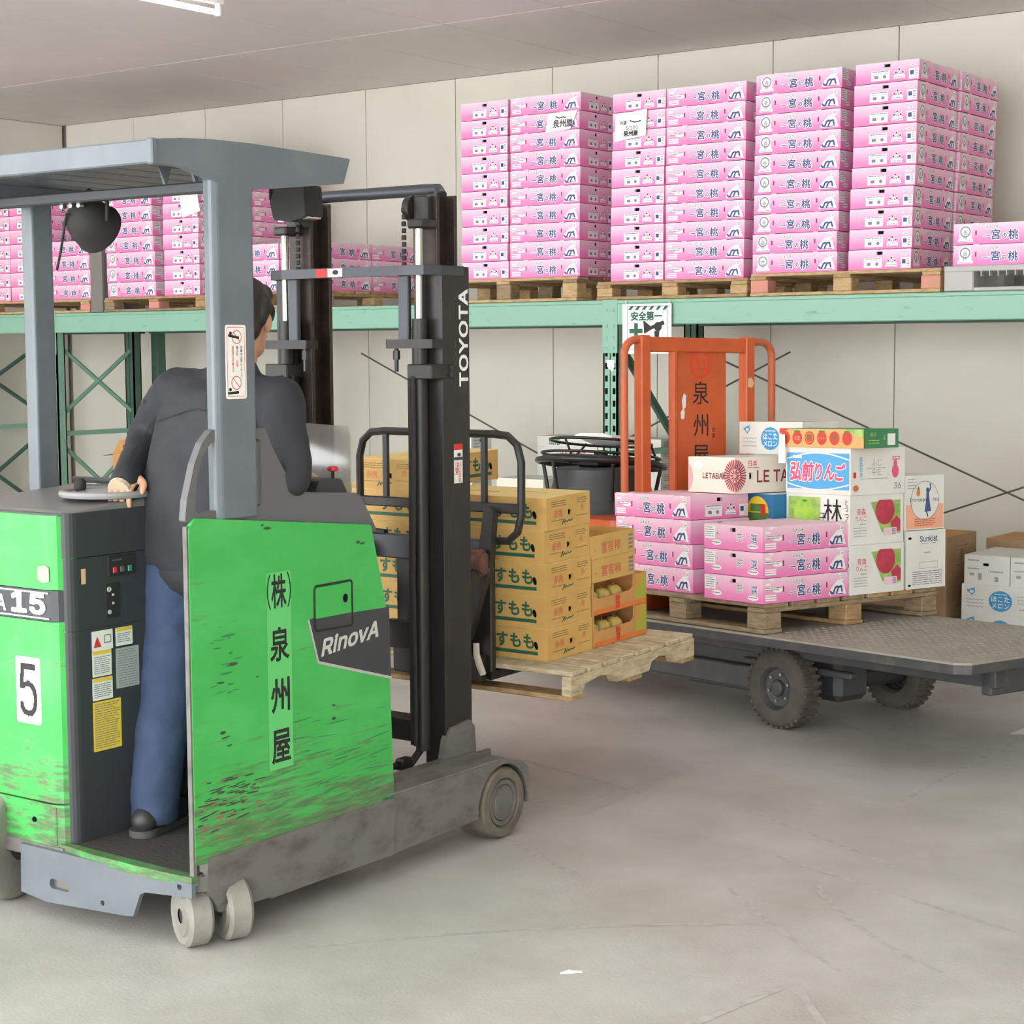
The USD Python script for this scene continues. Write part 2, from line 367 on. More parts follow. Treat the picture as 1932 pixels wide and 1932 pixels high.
block_pallet('yellowish wooden pallet on the rack above the safety sign', mat4(None, (-5.90, 8.80, PZ)), 1.01, 1.0, 0.106, (), (1, 1, 0), seed=5)
block_pallet('wooden pallet with pink painted corner blocks on the rack at the right', mat4(None, (-4.87, 8.80, PZ)), 1.12, 1.15, 0.125, ((0, 0), (2, 0)), (1, 0), seed=6)
pp = thing('plastic_pallet', 'grey plastic pallet on the rack at the right picture edge', 'pallet', mat4(None, (-3.73, 8.80, PZ)))
part(pp, 'deck', cat(B(0, 1.1, 0, 1.0, 0.10, 0.13, 0.004), *[B(0.20 + k * 0.045, 0.205 + k * 0.045, -0.002, 0.03, 0.075, 0.105) for k in range(14)]), 'plastic_grey')
for x in (0.0, 0.47, 0.94):
    for y in (0.0, 0.42, 0.84): part(pp, 'foot', B(x, x + 0.16, y, y + 0.16, 0.0, 0.105, 0.006), 'plastic_grey')
part(pp, 'bottom_rail', B(0.01, 1.09, 0.01, 0.15, 0.0, 0.02, 0.004), 'plastic_grey')

# ------------------------------------------------------------------ pink peach boxes
BL, BS, BH = 0.515, 0.36, 0.108
def pink_box(label, M, group):
    t = thing('peach_box', label, 'box', M, group)
    hx, hy, e = BL / 2, BS / 2, 0.0007
    body = m3.Manifold.cube((BL, BS, BH - 0.004), True).translate((0, 0, (BH - 0.004) / 2))
    for s in (-1, 1): body -= m3.Manifold.cube((0.03, 0.034, 0.017), True).translate((s * hx, 0.0, BH - 0.022))
    part(t, 'body', body, 'pink_print')
    part(t, 'lid_flap', cat(B(-hx + 0.004, hx - 0.004, -hy + 0.004, -0.004, BH - 0.004, BH - 0.002), B(-hx + 0.004, hx - 0.004, 0.004, hy - 0.004, BH - 0.004, BH - 0.002)), 'pink_pale')
    for sy in (-1, 1):
        for x in (-0.135, 0.13):
            part(t, 'stacking_tab', B(x * -sy - 0.017, x * -sy + 0.017, sy * hy - 0.002, sy * hy + 0.001, BH - 0.014, BH + 0.0002, 0.0008), 'pink_pale')
    for s in (-1, 1):
        part(t, 'hand_hole', B(s * (hx - 0.0135), s * (hx - 0.0125), -0.016, 0.016, BH - 0.030, BH - 0.014), 'hole_dark')
    white, navy, plum, grey, pale = [], [], [], [], []
    def face(o, ex, Lf, arch):
        ez = (0, 0, 1); put = lambda lst, g, l=0: lst.append(flat(g, o, ex, ez, e * (1 + l)))
        f = lambda a: a * Lf
        # title with white outline
        ti = unary_union([ctext('一', 0.034, f(.345), .040), ctext('宮', 0.046, f(.440), .046, bold=1), ctext('の', 0.024, f(.530), .038, bold=1), ctext('桃', 0.046, f(.620), .043, bold=1)])
        sm = ctext('ふえふき', 0.0145, f(.40), BH * .80, bold=1)
        put(white, unary_union([ti.buffer(0.0036, quad_segs=2), sm.buffer(0.0022, quad_segs=1)]).simplify(0.0006)); put(navy, ti, 1); put(grey, sm, 1)
        for x in (.235, .745): put(plum, sbox(f(x) - .0042, BH * .42, f(x) + .0042, BH * .64))
        # mountain and JA mark
        mt = Polygon([(f(.84), BH * .52), (f(.875), BH * .66), (f(.905), BH * .66), (f(.945), BH * .50), (f(.97), BH * .12), (f(.775), BH * .12), (f(.79), BH * .30)]).buffer(0.003)
        put(white, mt)
        J = [LineString([(f(.79), .026), (f(.80), .018), (f(.822), .018), (f(.845), .042), (f(.87), .046)]).buffer(.0046, quad_segs=2), LineString([(f(.862), .018), (f(.885), .043), (f(.918), .046), (f(.928), .024)]).buffer(.0046, quad_segs=2), sbox(f(.80), .0125, f(.945), .0155)]
        put(navy, unary_union(J), 1)
        put(white, affinity.scale(Point(f(.93), BH * .76).buffer(.012), 1, 1.3)); put(grey, lines(f(.918), BH * .84, .016, 3, .006, .0024, 4), 1)
        put(pale, Polygon([(f(.86), BH - .003), (f(.925), BH - .003), (f(.90), BH - .014)]))
        if arch:
            a = unary_union([sbox(f(.045), .012, f(.205), .028), sbox(f(.06), .02, f(.19), BH * .62), Point(f(.125), BH * .62).buffer(f(.065))])
            put(white, a); put(grey, unary_union([Point(f(.125), BH * .60).buffer(f(.055), quad_segs=6).difference(Point(f(.125), BH * .60).buffer(f(.043), quad_segs=6)), ctext('香', .022, f(.125), BH * .56), ctext('桃', .02, f(.125), BH * .34), sbox(f(.06), .016, f(.19), .018)]), 1)
        else:
            cl = unary_union([sbox(f(.03), BH * .52, f(.17), BH * .64), affinity.scale(Point(f(.17), BH * .5).buffer(.01), 3, 1), sbox(f(.03), BH * .70, f(.09), BH * .80)])
            put(white, cl); put(grey, lines(f(.035), BH * .62, f(.16), 2, .008, .0028, 5), 1)
            put(white, unary_union([sbox(f(.025), BH * (.10 + .09 * k), f(.155), BH * (.16 + .09 * k)) for k in range(3)]))
            put(pale, Polygon([(f(.06), BH - .003), (f(.135), BH - .003), (f(.10), BH - .016)]))
    face((-hx, -hy, 0), (1, 0, 0), BL, False)
    face((hx, hy, 0), (-1, 0, 0), BL, True)
    ez = (0, 0, 1); f = lambda a: a * BS
    # end with the quality label, flower mark and stock label
    o, ex = (hx, -hy, 0), (0, 1, 0); put = lambda lst, g, l=0: lst.append(flat(g, o, ex, ez, e * (1 + l)))
    put(white, sbox(f(.25), BH * .10, f(.54), BH * .58)); put(grey, unary_union([lines(f(.27), BH * .55, f(.25), 1, .01, .004, 6), sbox(f(.30), BH * .20, f(.36), BH * .34), Point(f(.46), BH * .27).buffer(.009), sbox(f(.27), BH * .42, f(.52), BH * .43)]), 1)
    put(white, unary_union([Point(f(x), BH * y).buffer(.009, quad_segs=3) for x, y in ((.69, .56), (.64, .42), (.69, .40), (.745, .42))] + [sbox(f(.60), BH * .12, f(.78), BH * .30), sbox(f(.63), BH * .2, f(.75), BH * .34)]))
    put(plum, unary_union([Point(f(x), BH * y).buffer(.0055, quad_segs=4) for x, y in ((.69, .56), (.64, .42), (.745, .42))]), 1); put(navy, ctext('特選', .009, f(.69), BH * .38), 1); put(grey, lines(f(.62), BH * .22, f(.15), 2, .007, .0025, 7), 1)
    put(white, sbox(f(.84), BH * .06, f(.99), BH * .56)); put(grey, lines(f(.93), BH * .5, f(.05), 5, .009, .003, 8), 1); put(navy, sbox(f(.86), BH * .26, f(.915), BH * .46), 1)
    put(white, affinity.scale(Point(f(.89), BH * .70).buffer(.006), 3, 1)); put(grey, ctext('山梨県', .008, f(.89), BH * .70), 1)
    # end with the shared-sorting print
    o, ex = (-hx, hy, 0), (0, -1, 0); put = lambda lst, g, l=0: lst.append(flat(g, o, ex, ez, e * (1 + l)))
    put(white, sbox(f(.02), BH * .40, f(.20), BH * .90)); put(grey, lines(f(.03), BH * .86, f(.15), 5, .0095, .003, 9), 1)
    put(white, affinity.scale(Point(f(.22), BH * .26).buffer(.012), 2.6, 1)); put(grey, lines(f(.14), BH * .28, f(.15), 1, .01, .004, 10), 1); put(navy, unary_union([ctext('秀', .014, f(.24), BH * .62)]), 1); put(white, ctext('秀', .014, f(.24), BH * .62).buffer(.002))
    k = ctext('共', .036, f(.62), BH * .55); s_ = ctext('選', .034, f(.86), BH * .52)
    put(white, unary_union([k.buffer(.0028, quad_segs=2), s_.buffer(.003, quad_segs=2), affinity.scale(Point(f(.84), BH * .20).buffer(.012), 2.8, .9)]).simplify(.0006)); put(navy, s_, 1); put(grey, k, 1); put(grey, lines(f(.77), BH * .23, f(.14), 1, .01, .004, 11), 1)
    part(t, 'white_print', cat([m for m in white if m is not None]), 'paper_white', kind='stuff')
    part(t, 'navy_lettering', cat([m for m in navy if m is not None]), 'ink_navy', kind='stuff')
    part(t, 'grey_lettering', cat([m for m in grey if m is not None]), 'ink_grey', kind='stuff')
    part(t, 'plum_slots', cat([m for m in plum if m is not None]), 'ink_plum', kind='stuff')
    part(t, 'corner_flap', cat([m for m in pale if m is not None]), 'paper_white', kind='stuff')
    return t
ORD = ['top', 'second from top', 'third from top', 'fourth from top', 'fifth from top', 'sixth from top', 'seventh from top', 'eighth from top', 'ninth from top', 'tenth from top']
PB = [None]
def put_pink(label, M, group):
    if PB[0] is None: PB[0] = pink_box(label, M, group)
    else: dup(PB[0], label, M, group)
FR = {'F': -90, 'T': 0, 'R': 180, 'K': 90}
def column(x0, y0, z0, show, n, where, group, seed=0, jit=0.0035, base=None, drift=0.0):
    """boxes piled up; x0 = left edge, y0 = front, show = which face looks at the viewer"""
    r = random.Random(seed); a = FR[show]; w, d = (BL, BS) if show in 'TR' else (BS, BL)
    for k in range(n):
        dx, dy, da = r.uniform(-jit, jit), r.uniform(-jit, jit), r.uniform(-.5, .5)
        M = mat4(rotz(a + da), (x0 + w / 2 + dx - drift * k, y0 + d / 2 + dy, z0 + k * (BH + 0.0005)))
        i = n - 1 - k; pos = ORD[i] if k else 'bottom'
        if n == 1: pos = 'single'
        put_pink('pink peach box, %s, %s' % (pos, where), M, group)
FY = 8.82
column(-6.548, FY, PZ + .146, 'T', 10, 'right column, tall stack nearest the mast', 'boxes in the tall stack nearest the mast', 11, drift=-.001)
column(-6.921, FY, PZ + .146, 'F', 10, 'left column, tall stack nearest the mast', 'boxes in the tall stack nearest the mast', 12)
column(-5.808, FY, PZ + .107, 'F', 10, 'left column, tall stack over the safety sign', 'boxes in the tall stack over the safety sign', 13, drift=-.0012)
column(-5.436, FY, PZ + .107, 'T', 10, 'right column, tall stack over the safety sign', 'boxes in the tall stack over the safety sign', 14, drift=-.0012)
g3 = 'boxes in the tall stack at the right of the rack'
column(-4.866, FY, PZ + .126, 'R', 10, 'left column, tallest stack at the right', g3, 15, drift=-.002)
column(-4.28, FY, PZ + .126, 'F', 10, 'middle column, tallest stack at the right', g3, 16, drift=-.003)
column(-4.27, FY + .545, PZ + .126, 'F', 10, 'rear column, tallest stack at the right', g3, 17, drift=-.003)
g4 = 'boxes in the low stack on the grey plastic pallet'
column(-3.686, FY, PZ + .131, 'R', 2, 'front column on the grey plastic pallet', g4, 18)
column(-3.42, FY + .38, PZ + .131, 'R', 3, 'rear column on the grey plastic pallet', g4, 19)
g5 = 'boxes in the stack behind the operator'
column(-10.245, FY, PZ + .106, 'R', 10, 'left column, stack behind the operator', g5, 20, drift=.0035)
column(-9.632, FY, PZ + .106, 'F', 10, 'right column, stack behind the operator', g5, 21)
column(-9.635, FY + .545, PZ + .106, 'K', 10, 'rear column, stack behind the operator', g5, 22)
g6 = 'boxes in the low stack between the masts'
column(-9.005, FY - .01, PZ + .111, 'T', 3, 'left column, low stack between the masts', g6, 23)
column(-8.476, FY - .01, PZ + .111, 'K', 3, 'right column, low stack between the masts', g6, 24)
column(-8.476, FY + .515, PZ + .111, 'K', 3, 'rear column, low stack between the masts', g6, 25)
g7 = 'boxes in the stack at the left picture edge'
column(-11.725, FY, PZ + .101, 'F', 9, 'outer column, stack at the left picture edge', g7, 26)
column(-11.358, FY, PZ + .101, 'F', 9, 'inner column, stack at the left picture edge', g7, 27)
g8 = 'boxes beside the grey sheet at the left'
column(-10.935, FY, PZ + .101, 'T', 4, 'front column left of the grey sheet', g8, 28, drift=.007)
column(-10.95, FY + .38, PZ + .101, 'F', 7, 'rear column left of the grey sheet', g8, 29)

mat('sheet_grey', (122, 120, 114), r=0.6)
gs = thing('steel_sheet', 'grey steel sheet standing on edge between pink box stacks at the left', 'sheet', mat4(None, (-10.412, 8.80, PZ)))
part(gs, 'plate', B(0, 0.13, 0, 0.03, 0, 0.80, 0.003), 'sheet_grey')
part(gs, 'folded_edge', cat(B(0, 0.012, 0.03, 0.35, 0, 0.80), B(0.118, 0.13, 0.03, 0.35, 0, 0.80)), 'sheet_grey')
mat('orange_plastic', (246, 150, 60), r=0.4)
oc = thing('orange_container', 'orange tapered container on pink boxes at the far left', 'container', mat4(None, (-10.53, 9.10, PZ + .101 + 4 * .1085)))
part(oc, 'body', lathe([(0, 0), (.06, 0), (.06, .012), (.052, .02), (.036, .20), (.03, .205), (0, .205)], (0, 0, 0), (0, 0, 1), 20), 'orange_plastic', smooth=40)
part(oc, 'rim', lathe([(.052, .012), (.062, .012), (.062, .03), (.051, .03)], (0, 0, 0), (0, 0, 1), 20), 'orange_plastic')

# ------------------------------------------------------------------ notes and sign
def note(name, label, pts, y, marks, tilt=0):
    """a paper sheet with the given (x, z) corners hanging on the front of a stack"""
    t = thing(name, label, 'paper', mat4(None, (pts[0][0], y, pts[0][1])))
    q = [(a - pts[0][0], b - pts[0][1]) for a, b in pts]; p = Polygon(q)
    part(t, 'sheet', ext(p, 'xz', -0.0012, 0.0), 'paper_white')
    part(t, 'handwriting', flat(marks, (0, -0.0012, 0), (1, 0, 0), (0, 0, 1), 0.0006), 'ink_dark')
    return t
note('paper_note', 'white paper marked in pen hanging on the pink stack behind the operator', [(-9.49, 2.93), (-9.31, 2.93), (-9.24, 2.62), (-9.42, 2.58)], FY - .012,
     unary_union([LineString([(.03, -.07), (.075, -.065), (.055, -.10)]).buffer(.003), LineString([(.06, -.08), (.055, -.16)]).buffer(.003), LineString([(.11, -.05), (.105, -.16)]).buffer(.003), LineString([(.11, -.09), (.15, -.11)]).buffer(.003)]))
note('paper_note', 'handwritten white note on the right column of the tall stack nearest the mast', [(-6.25, 3.045), (-6.035, 3.055), (-6.09, 2.945), (-6.27, 2.935)], FY - .012,
     unary_union([affinity.translate(text('泉州屋', .042, wide=1.0, bold=1), .035, -.085), LineString([(.06, -.02), (.08, -.03), (.11, -.025), (.13, -.03)]).buffer(.003)]))
note('paper_note', 'handwritten white note on the left column of the tall stack over the sign', [(-5.765, 3.0), (-5.55, 3.02), (-5.56, 2.87), (-5.775, 2.845)], FY - .014,
     unary_union([affinity.translate(text('泉州屋', .028, bold=2), .055, -.128), affinity.translate(text('共選', .02, bold=1), .03, -.06), LineString([(.1, -.04), (.13, -.05), (.17, -.045)]).buffer(.003), affinity.translate(text('5/100', .022, font='sans'), .07, -.095)]))
sg = thing('safety_sign', 'white vinyl safety sign with green cross hanging from the rack beam', 'sign', mat4(None, (-5.70, 8.776, 1.905)))
part(sg, 'sheet', B(0, 0.335, 0, 0.004, -0.29, 0, 0.001), 'paper_white')
part(sg, 'green_print', cat([flat(g, (0, 0, 0), (1, 0, 0), (0, 0, 1), .001) for g in (affinity.translate(text('安全第一', .046, bold=2), .06, -.098), unary_union([sbox(.05, -.17, .14, -.145), sbox(.082, -.202, .108, -.113)]), unary_union([Polygon([(.04 + .047 * k, -.036), (.06 + .047 * k, -.036), (.08 + .047 * k, -.014), (.06 + .047 * k, -.014)]) for k in range(6)]))]), 'ink_green')
part(sg, 'border_print', flat(unary_union([sbox(.035, -.262, .038, -.02), sbox(.305, -.262, .308, -.02), sbox(.035, -.018, .33, -.015), sbox(.035, -.264, .33, -.261)]), (0, 0, 0), (1, 0, 0), (0, 0, 1), .001), 'ink_grey')
part(sg, 'black_print', flat(affinity.translate(unary_union([Polygon([(.15, -.125), (.205, -.165), (.155, -.19)]).buffer(.004), Point(.245, -.155).buffer(.026), Polygon([(.205, -.165), (.285, -.14), (.28, -.125), (.2, -.155)]).buffer(.004), Polygon([(.22, -.18), (.255, -.18), (.25, -.225), (.225, -.225)]), Polygon([(.2, -.225), (.23, -.217), (.23, -.235), (.2, -.242)]), Polygon([(.245, -.222), (.275, -.235), (.275, -.247), (.24, -.237)])]), 0, .022), (0, 0, 0), (1, 0, 0), (0, 0, 1), .0012), 'ink_dark', 'small black figure with megaphone and cap')
part(sg, 'cable_tie', cyl((.02, .003, -.01), (.02, .012, .02), .003, 6), 'paper_white'); part(sg, 'cable_tie', cyl((.315, .003, -.01), (.315, .012, .02), .003, 6), 'paper_white')
# ------------------------------------------------------------------ reach truck (local axes: x to its right, y forward, z up)
mat('truck_grey', (100, 108, 114), r=0.4, c2=(110, 117, 122), scale=5, lo=0.4, hi=0.7)
mat('chassis_grey', (112, 110, 106), r=0.55, c2=(88, 84, 78), scale=5, stretch=(4, 1.5, 3), lo=0.45, hi=0.68, detail=7, bump=0.08)
mat('cowl_grey', (98, 98, 100), r=0.5, bump=0.05, bscale=300)
mat('wheel_grey', (146, 146, 146), r=0.35); mat('dash_black', (60, 61, 65), r=0.45, bump=0.04, bscale=300)
mat('mast_black', (44, 43, 42), r=0.42, metal=0.2, c2=(60, 54, 48), scale=6, stretch=(3, 3, 1), lo=0.5, hi=0.75, detail=6)
mat('rail_brown', (64, 52, 46), r=0.4, metal=0.3, c2=(44, 40, 38), scale=20, lo=0.4, hi=0.7)
mat('top_grey', (122, 121, 118), r=0.4); mat('chrome', (205, 205, 205), r=0.15, metal=1.0)
mat('steel_dark', (70, 72, 78), r=0.4, metal=0.4)
mat('rubber', (40, 39, 38), r=0.75)
mat('tyre_dusty', (112, 104, 92), r=0.8, c2=(88, 82, 74), scale=12, lo=0.4, hi=0.7, bump=0.15)
mat('caster_pale', (142, 139, 131), r=0.6, c2=(124, 121, 114), scale=10, lo=0.45, hi=0.7)
mat('hub_grey', (104, 104, 98), r=0.5, c2=(84, 82, 76), scale=10)
mat('label_white', (240, 238, 232), r=0.4)
mat('label_yellow', (240, 204, 70), r=0.4)
mat('label_silver', (190, 190, 186), r=0.35, metal=0.2)
mat('tape_tan', (226, 186, 150), r=0.6)
mat('red_plastic', (222, 52, 70), r=0.35)
mat('green_plastic', (60, 140, 110), r=0.35)
mat('ink_white', (246, 246, 244), r=0.4)
mat('silver_letter', (214, 214, 210), r=0.3, metal=0.3)
mat('rust', (120, 74, 60), r=0.7, c2=(84, 60, 52), scale=14)
mat('decal_pale_green', (98, 200, 112), r=0.4)
mat('mat_black', (62, 58, 56), r=0.8, bump=0.4, bscale=120, bstretch=(0.3, 1, 1))
mat('scrape_green', (52, 126, 78), r=0.6); mat('scrape_dark', (64, 74, 56), r=0.7); mat('rust_pale', (150, 104, 84), r=0.7); mat('rope_white', (214, 206, 190), r=0.8, bump=0.5, bscale=120)
# green paint with scrapes and dirt that thicken towards the floor
n = {'tc': ('texture_coordinate', {}), 's': ('separate_xyz', {}), 'mp': ('mapping', {'scale': (3.0, 1.4, 16.0)}), 'nz': ('noise_texture', {'scale': 3.2, 'detail': 8.0, 'roughness': 0.68}),
     'mp2': ('mapping', {'scale': (1.5, 1.2, 2.2)}), 'n2': ('noise_texture', {'scale': 2.6, 'detail': 4.0, 'roughness': 0.6}),
     'zr': ('map_range', {'from_min': 0.18, 'from_max': 0.62, 'to_min': 0.25, 'to_max': -0.03, 'clamp': True}), 'ad': ('math', {'math_type': 'add'}), 'ad2': ('math', {'math_type': 'multiply_add', 'value2': 0.34}),
     'rp': ('rgb_ramp', {'ramp': [(0, (0, 0, 0)), (0.745, (0, 0, 0)), (0.86, (.75, .75, .75)), (1, (1, 1, 1))]}), 'dirt': ('noise_texture', {'scale': 9.0, 'detail': 4.0}),
     'dc': ('rgb_ramp', {'ramp': [(0, lin((58, 96, 62))), (0.5, lin((84, 108, 74))), (0.62, lin((120, 110, 92))), (0.75, lin((112, 84, 66))), (1, lin((60, 60, 52)))]}),
     'gc': ('rgb_ramp', {'ramp': [(0, lin((58, 166, 74))), (0.45, lin((64, 176, 82))), (0.7, lin((80, 188, 98))), (1, lin((94, 196, 110)))]}),
     'mx': ('mix', {}), 'p': ('principled_bsdf', {'roughness': 0.42})}
usdkit.material(stage, '/World/Looks/truck_green', n, [('tc.object', 's.vector'), ('tc.object', 'mp.vector'), ('mp.vector', 'nz.vector'), ('tc.object', 'mp2.vector'), ('mp2.vector', 'n2.vector'),
    ('s.z', 'zr.value'), ('nz.fac', 'ad.value1'), ('zr.result', 'ad.value2'), ('n2.fac', 'ad2.value1'), ('ad.value', 'ad2.value3'), ('ad2.value', 'rp.fac'), ('mp.vector', 'dirt.vector'), ('dirt.fac', 'dc.fac'), ('n2.fac', 'gc.fac'),
    ('gc.color', 'mx.color1'), ('dc.color', 'mx.color2'), ('rp.color', 'mx.fac'), ('mx.color', 'p.base_color')], surface='p.BSDF')
usdkit.material(stage, '/World/Looks/clear_shield', {'t': ('transparent_bsdf', {'color': (.86, .86, .84)}), 'd': ('diffuse_bsdf', {'color': lin((205, 203, 198))}), 'g': ('glossy_bsdf', {'roughness': 0.12, 'color': (.9, .9, .9)}), 'm': ('mix_closure', {'fac': 0.45}), 'm2': ('mix_closure', {'fac': 0.08})},
    [('t.BSDF', 'm.closure1'), ('d.BSDF', 'm.closure2'), ('m.closure', 'm2.closure1'), ('g.BSDF', 'm2.closure2')], surface='m2.closure')

TM = mat4(rotz(1.0), (-3.533, 4.69, 0))
fk = thing('reach_truck', 'green stand-up reach truck numbered 5 lifting a loaded pallet', 'forklift', TM)
SX, SZ = (0, 1, 0), (0, 0, 1)              # on the right side: reads along +y
RX = (1, 0, 0)                             # on the rear: reads along +x
# legs and front wheels
for s, v0, v1 in ((1, -0.17, 0.0), (-1, -1.06, -0.89)):
    prof = [(-0.62, 0.085), (-0.57, 0.085), (-0.12, 0.096)] + [(0.016 + 0.142 * math.cos(math.radians(a)), 0.112 + 0.142 * math.sin(math.radians(a))) for a in range(185, -12, -12)] + [(0.165, 0.10), (0.165, 0.215), (0.125, 0.245), (0.03, 0.272), (-0.10, 0.268), (-0.62, 0.272)]
    leg = part(fk, 'outrigger_leg', ext(prof, 'yz', v0, v1), 'chassis_grey')
    part(leg, 'top_plate', B(v0 - 0.004, v1 + 0.002, -0.60, 0.03, 0.268, 0.276, 0.003), 'chassis_grey')
    part(leg, 'inner_plate', B(v0 - 0.002 if s > 0 else v1 - 0.012, v0 + 0.012 if s > 0 else v1 + 0.002, -0.12, 0.16, 0.10, 0.26), 'chassis_grey')
    a0, a1 = (-0.125, 0.004) if s > 0 else (-1.064, -0.935)
    w = part(fk, 'front_wheel', lathe([(0.04, a0), (0.075, a0), (0.112, a0), (0.122, a0 + 0.01), (0.122, a1 - 0.012), (0.114, a1), (0.086, a1), (0.082, a1 - 0.012), (0.06, a1 - 0.012), (0.058, a1 - 0.004), (0.0, a1 - 0.004)], (0, 0.016, 0.122), (1, 0, 0), 40), 'tyre_dusty', smooth=40)
    part(w, 'hub_cap', lathe([(0.081, a1 - 0.014), (0.078, a1 - 0.004), (0.064, a1 - 0.004), (0.060, a1 - 0.010), (0.052, a1 - 0.010), (0.050, a1 - 0.002), (0, a1 - 0.001)], (0, 0.016, 0.122), (1, 0, 0), 32), 'hub_grey', smooth=30)
# lower chassis and rear skirt
plan = Polygon([(-1.06, -0.56), (0.0, -0.56), (0.0, -1.36)] + [(-0.07 + 0.07 * math.cos(math.radians(a)), -1.345 - 0.07 * math.sin(math.radians(a))) for a in range(0, 91, 15)] + [(-1.06, -1.415)])
part(fk, 'chassis', cat(ext(plan.difference(sbox(-0.30, -1.5, 0.02, -1.12)).difference(sbox(-1.08, -1.5, -0.70, -1.0)), 'xy', 0.085, 0.205), ext(plan.difference(sbox(-0.54, -1.5, -0.07, -0.92)), 'xy', 0.17, 0.212)), 'chassis_grey')
part(fk, 'side_skirt', ext(rpoly([(-1.33, 0.10), (-1.06, 0.088), (-0.565, 0.082), (-0.562, 0.262), (-1.37, 0.262), (-1.37, 0.17), (-1.345, 0.14)], 0.012), 'yz', -0.03, 0.002), 'chassis_grey', 'scuffed dark grey lower side skirt')
rear = Polygon([(-0.71, 0.205), (-0.715, 0.06), (-0.60, 0.048), (-0.265, 0.068), (-0.235, 0.072), (-0.205, 0.14), (-0.185, 0.15), (-0.02, 0.165), (0.0, 0.165), (0.0, 0.205)])
rear = rear.difference(rpoly([(-0.585, 0.093), (-0.50, 0.093), (-0.50, 0.122), (-0.585, 0.122)], 0.012)).difference(Point(-0.36, 0.088).buffer(0.008)).difference(Point(-0.048, 0.19).buffer(0.009))
part(fk, 'rear_skirt', cat(ext(rear, 'xz', -1.43, -1.415)), 'truck_grey', 'grey rear skirt plate with slot')
part(fk, 'slot_backing', B(-0.60, -0.49, -1.40, -1.395, 0.08, 0.13), 'hole_dark')
part(fk, 'step_edge', ext(Polygon([(-0.56, -1.408), (-0.40, -1.428), (-0.2, -1.434), (-0.002, -1.428), (-0.002, -1.405), (-0.56, -1.385)]), 'xy', 0.196, 0.222), 'truck_green', 'chipped green step edge')
part(fk, 'floor_plate', B(-0.53, -0.016, -1.41, -0.92, 0.205, 0.216), 'chassis_grey')
part(fk, 'rubber_mat', B(-0.52, -0.018, -1.395, -0.92, 0.216, 0.221, 0.002), 'mat_black', 'ribbed black rubber floor mat')
# right side panel
side = rpoly([(-1.412, 0.25), (-1.412, 1.175), (-1.385, 1.20), (-0.658, 1.122), (-0.585, 0.84), (-0.562, 0.25)], 0.012, 3)
m_ = ext(side, 'yz', -0.014, 0.0)
part(fk, 'side_panel', m_, 'truck_green', 'scraped bright green side panel')
r_ = random.Random(12); sc1, sc2, sc3 = [], [], []
def mark(u, z, a, b): return affinity.rotate(affinity.scale(Point(u, z).buffer(1, quad_segs=3), a, b), r_.uniform(-6, 6))
for i in range(16): sc1.append(mark(r_.gauss(-1.29, .03), r_.uniform(.70, .93), r_.uniform(.006, .03), r_.uniform(.0012, .004)))
for u, z in ((-1.30, .60), (-1.29, .585), (-1.275, .56), (-1.28, .47), (-1.305, .74), (-1.16, .735), (-1.255, .785), (-1.13, 1.16), (-1.11, 1.15), (-0.70, 1.07), (-0.72, 1.075), (-0.84, .60), (-0.84, .56)): sc2.append(mark(u, z, r_.uniform(.006, .018), r_.uniform(.002, .005)))
for i in range(60): sc2.append(mark(r_.uniform(-1.40, -1.15), r_.gauss(.41, .03), r_.uniform(.006, .03), r_.uniform(.0008, .0028)))
for i in range(26): sc3.append(mark(r_.uniform(-1.40, -1.16), r_.gauss(.37, .05), r_.uniform(.004, .016), r_.uniform(.001, .005)))
for i in range(46): sc1.append(mark(r_.uniform(-1.15, -0.60), r_.gauss(.42, .08), r_.uniform(.015, .07), r_.uniform(.0008, .002)))
cl_ = side.buffer(-.006)
for nm, lst, mm, d_ in (('scuff_mark', sc1, 'scrape_green', .0003), ('scrape_mark', sc2, 'scrape_dark', .0005), ('rust_patch', sc3, 'rust_pale', .0004)):
    part(fk, nm, flat(unary_union(lst).intersection(cl_), (0.0, 0, 0), (0, 1, 0), (0, 0, 1), d_), mm, kind='stuff')
part(fk, 'side_panel_trim', ext(rpoly([(-1.418, 0.22), (-1.418, 1.18), (-1.405, 1.18), (-1.405, 0.22)], 0.003), 'yz', -0.018, -0.003), 'chassis_grey')
part(fk, 'front_bulkhead', B(-1.04, -0.06, -0.90, -0.60, 0.21, 1.06, 0.01), 'cowl_grey')
part(fk, 'decal_strip', flat(sbox(-1.118, 0.455, -1.018, 1.022), (0.0, 0, 0), SX, SZ, 0.0006), 'decal_pale_green')
ks = []
for ch, z in (('株', 0.968), ('泉', 0.815), ('州', 0.668), ('屋', 0.52)):
    g = ctext(ch, 0.094, 0, 0, bold=1, px=60); b = g.bounds; sc = (0.062 if ch == '株' else 0.078) / (b[2] - b[0])
    ks.append(affinity.translate(affinity.scale(g, sc, 0.098 / (b[3] - b[1]), origin=(0, 0)), -1.068, z))
ks += [LineString(arc((-1.00, 0.968), 0.115, 155, 205, 8)).buffer(0.0022), LineString(arc((-1.135, 0.968), 0.115, -25, 25, 8)).buffer(0.0022)]
part(fk, 'company_lettering', flat(unary_union(ks), (0.0, 0, 0), SX, SZ, 0.0012), 'ink_dark', 'black company name lettered down the panel', kind='stuff')
blk = Polygon([(-0.945, 0.868), (-0.905, 0.738), (-0.572, 0.642), (-0.578, 0.862), (-0.75, 0.866), (-0.76, 0.842), (-0.912, 0.842), (-0.918, 0.872)])
part(fk, 'badge_plate', flat(blk, (0.0, 0, 0), SX, SZ, 0.0008), 'dash_black', 'black model badge')
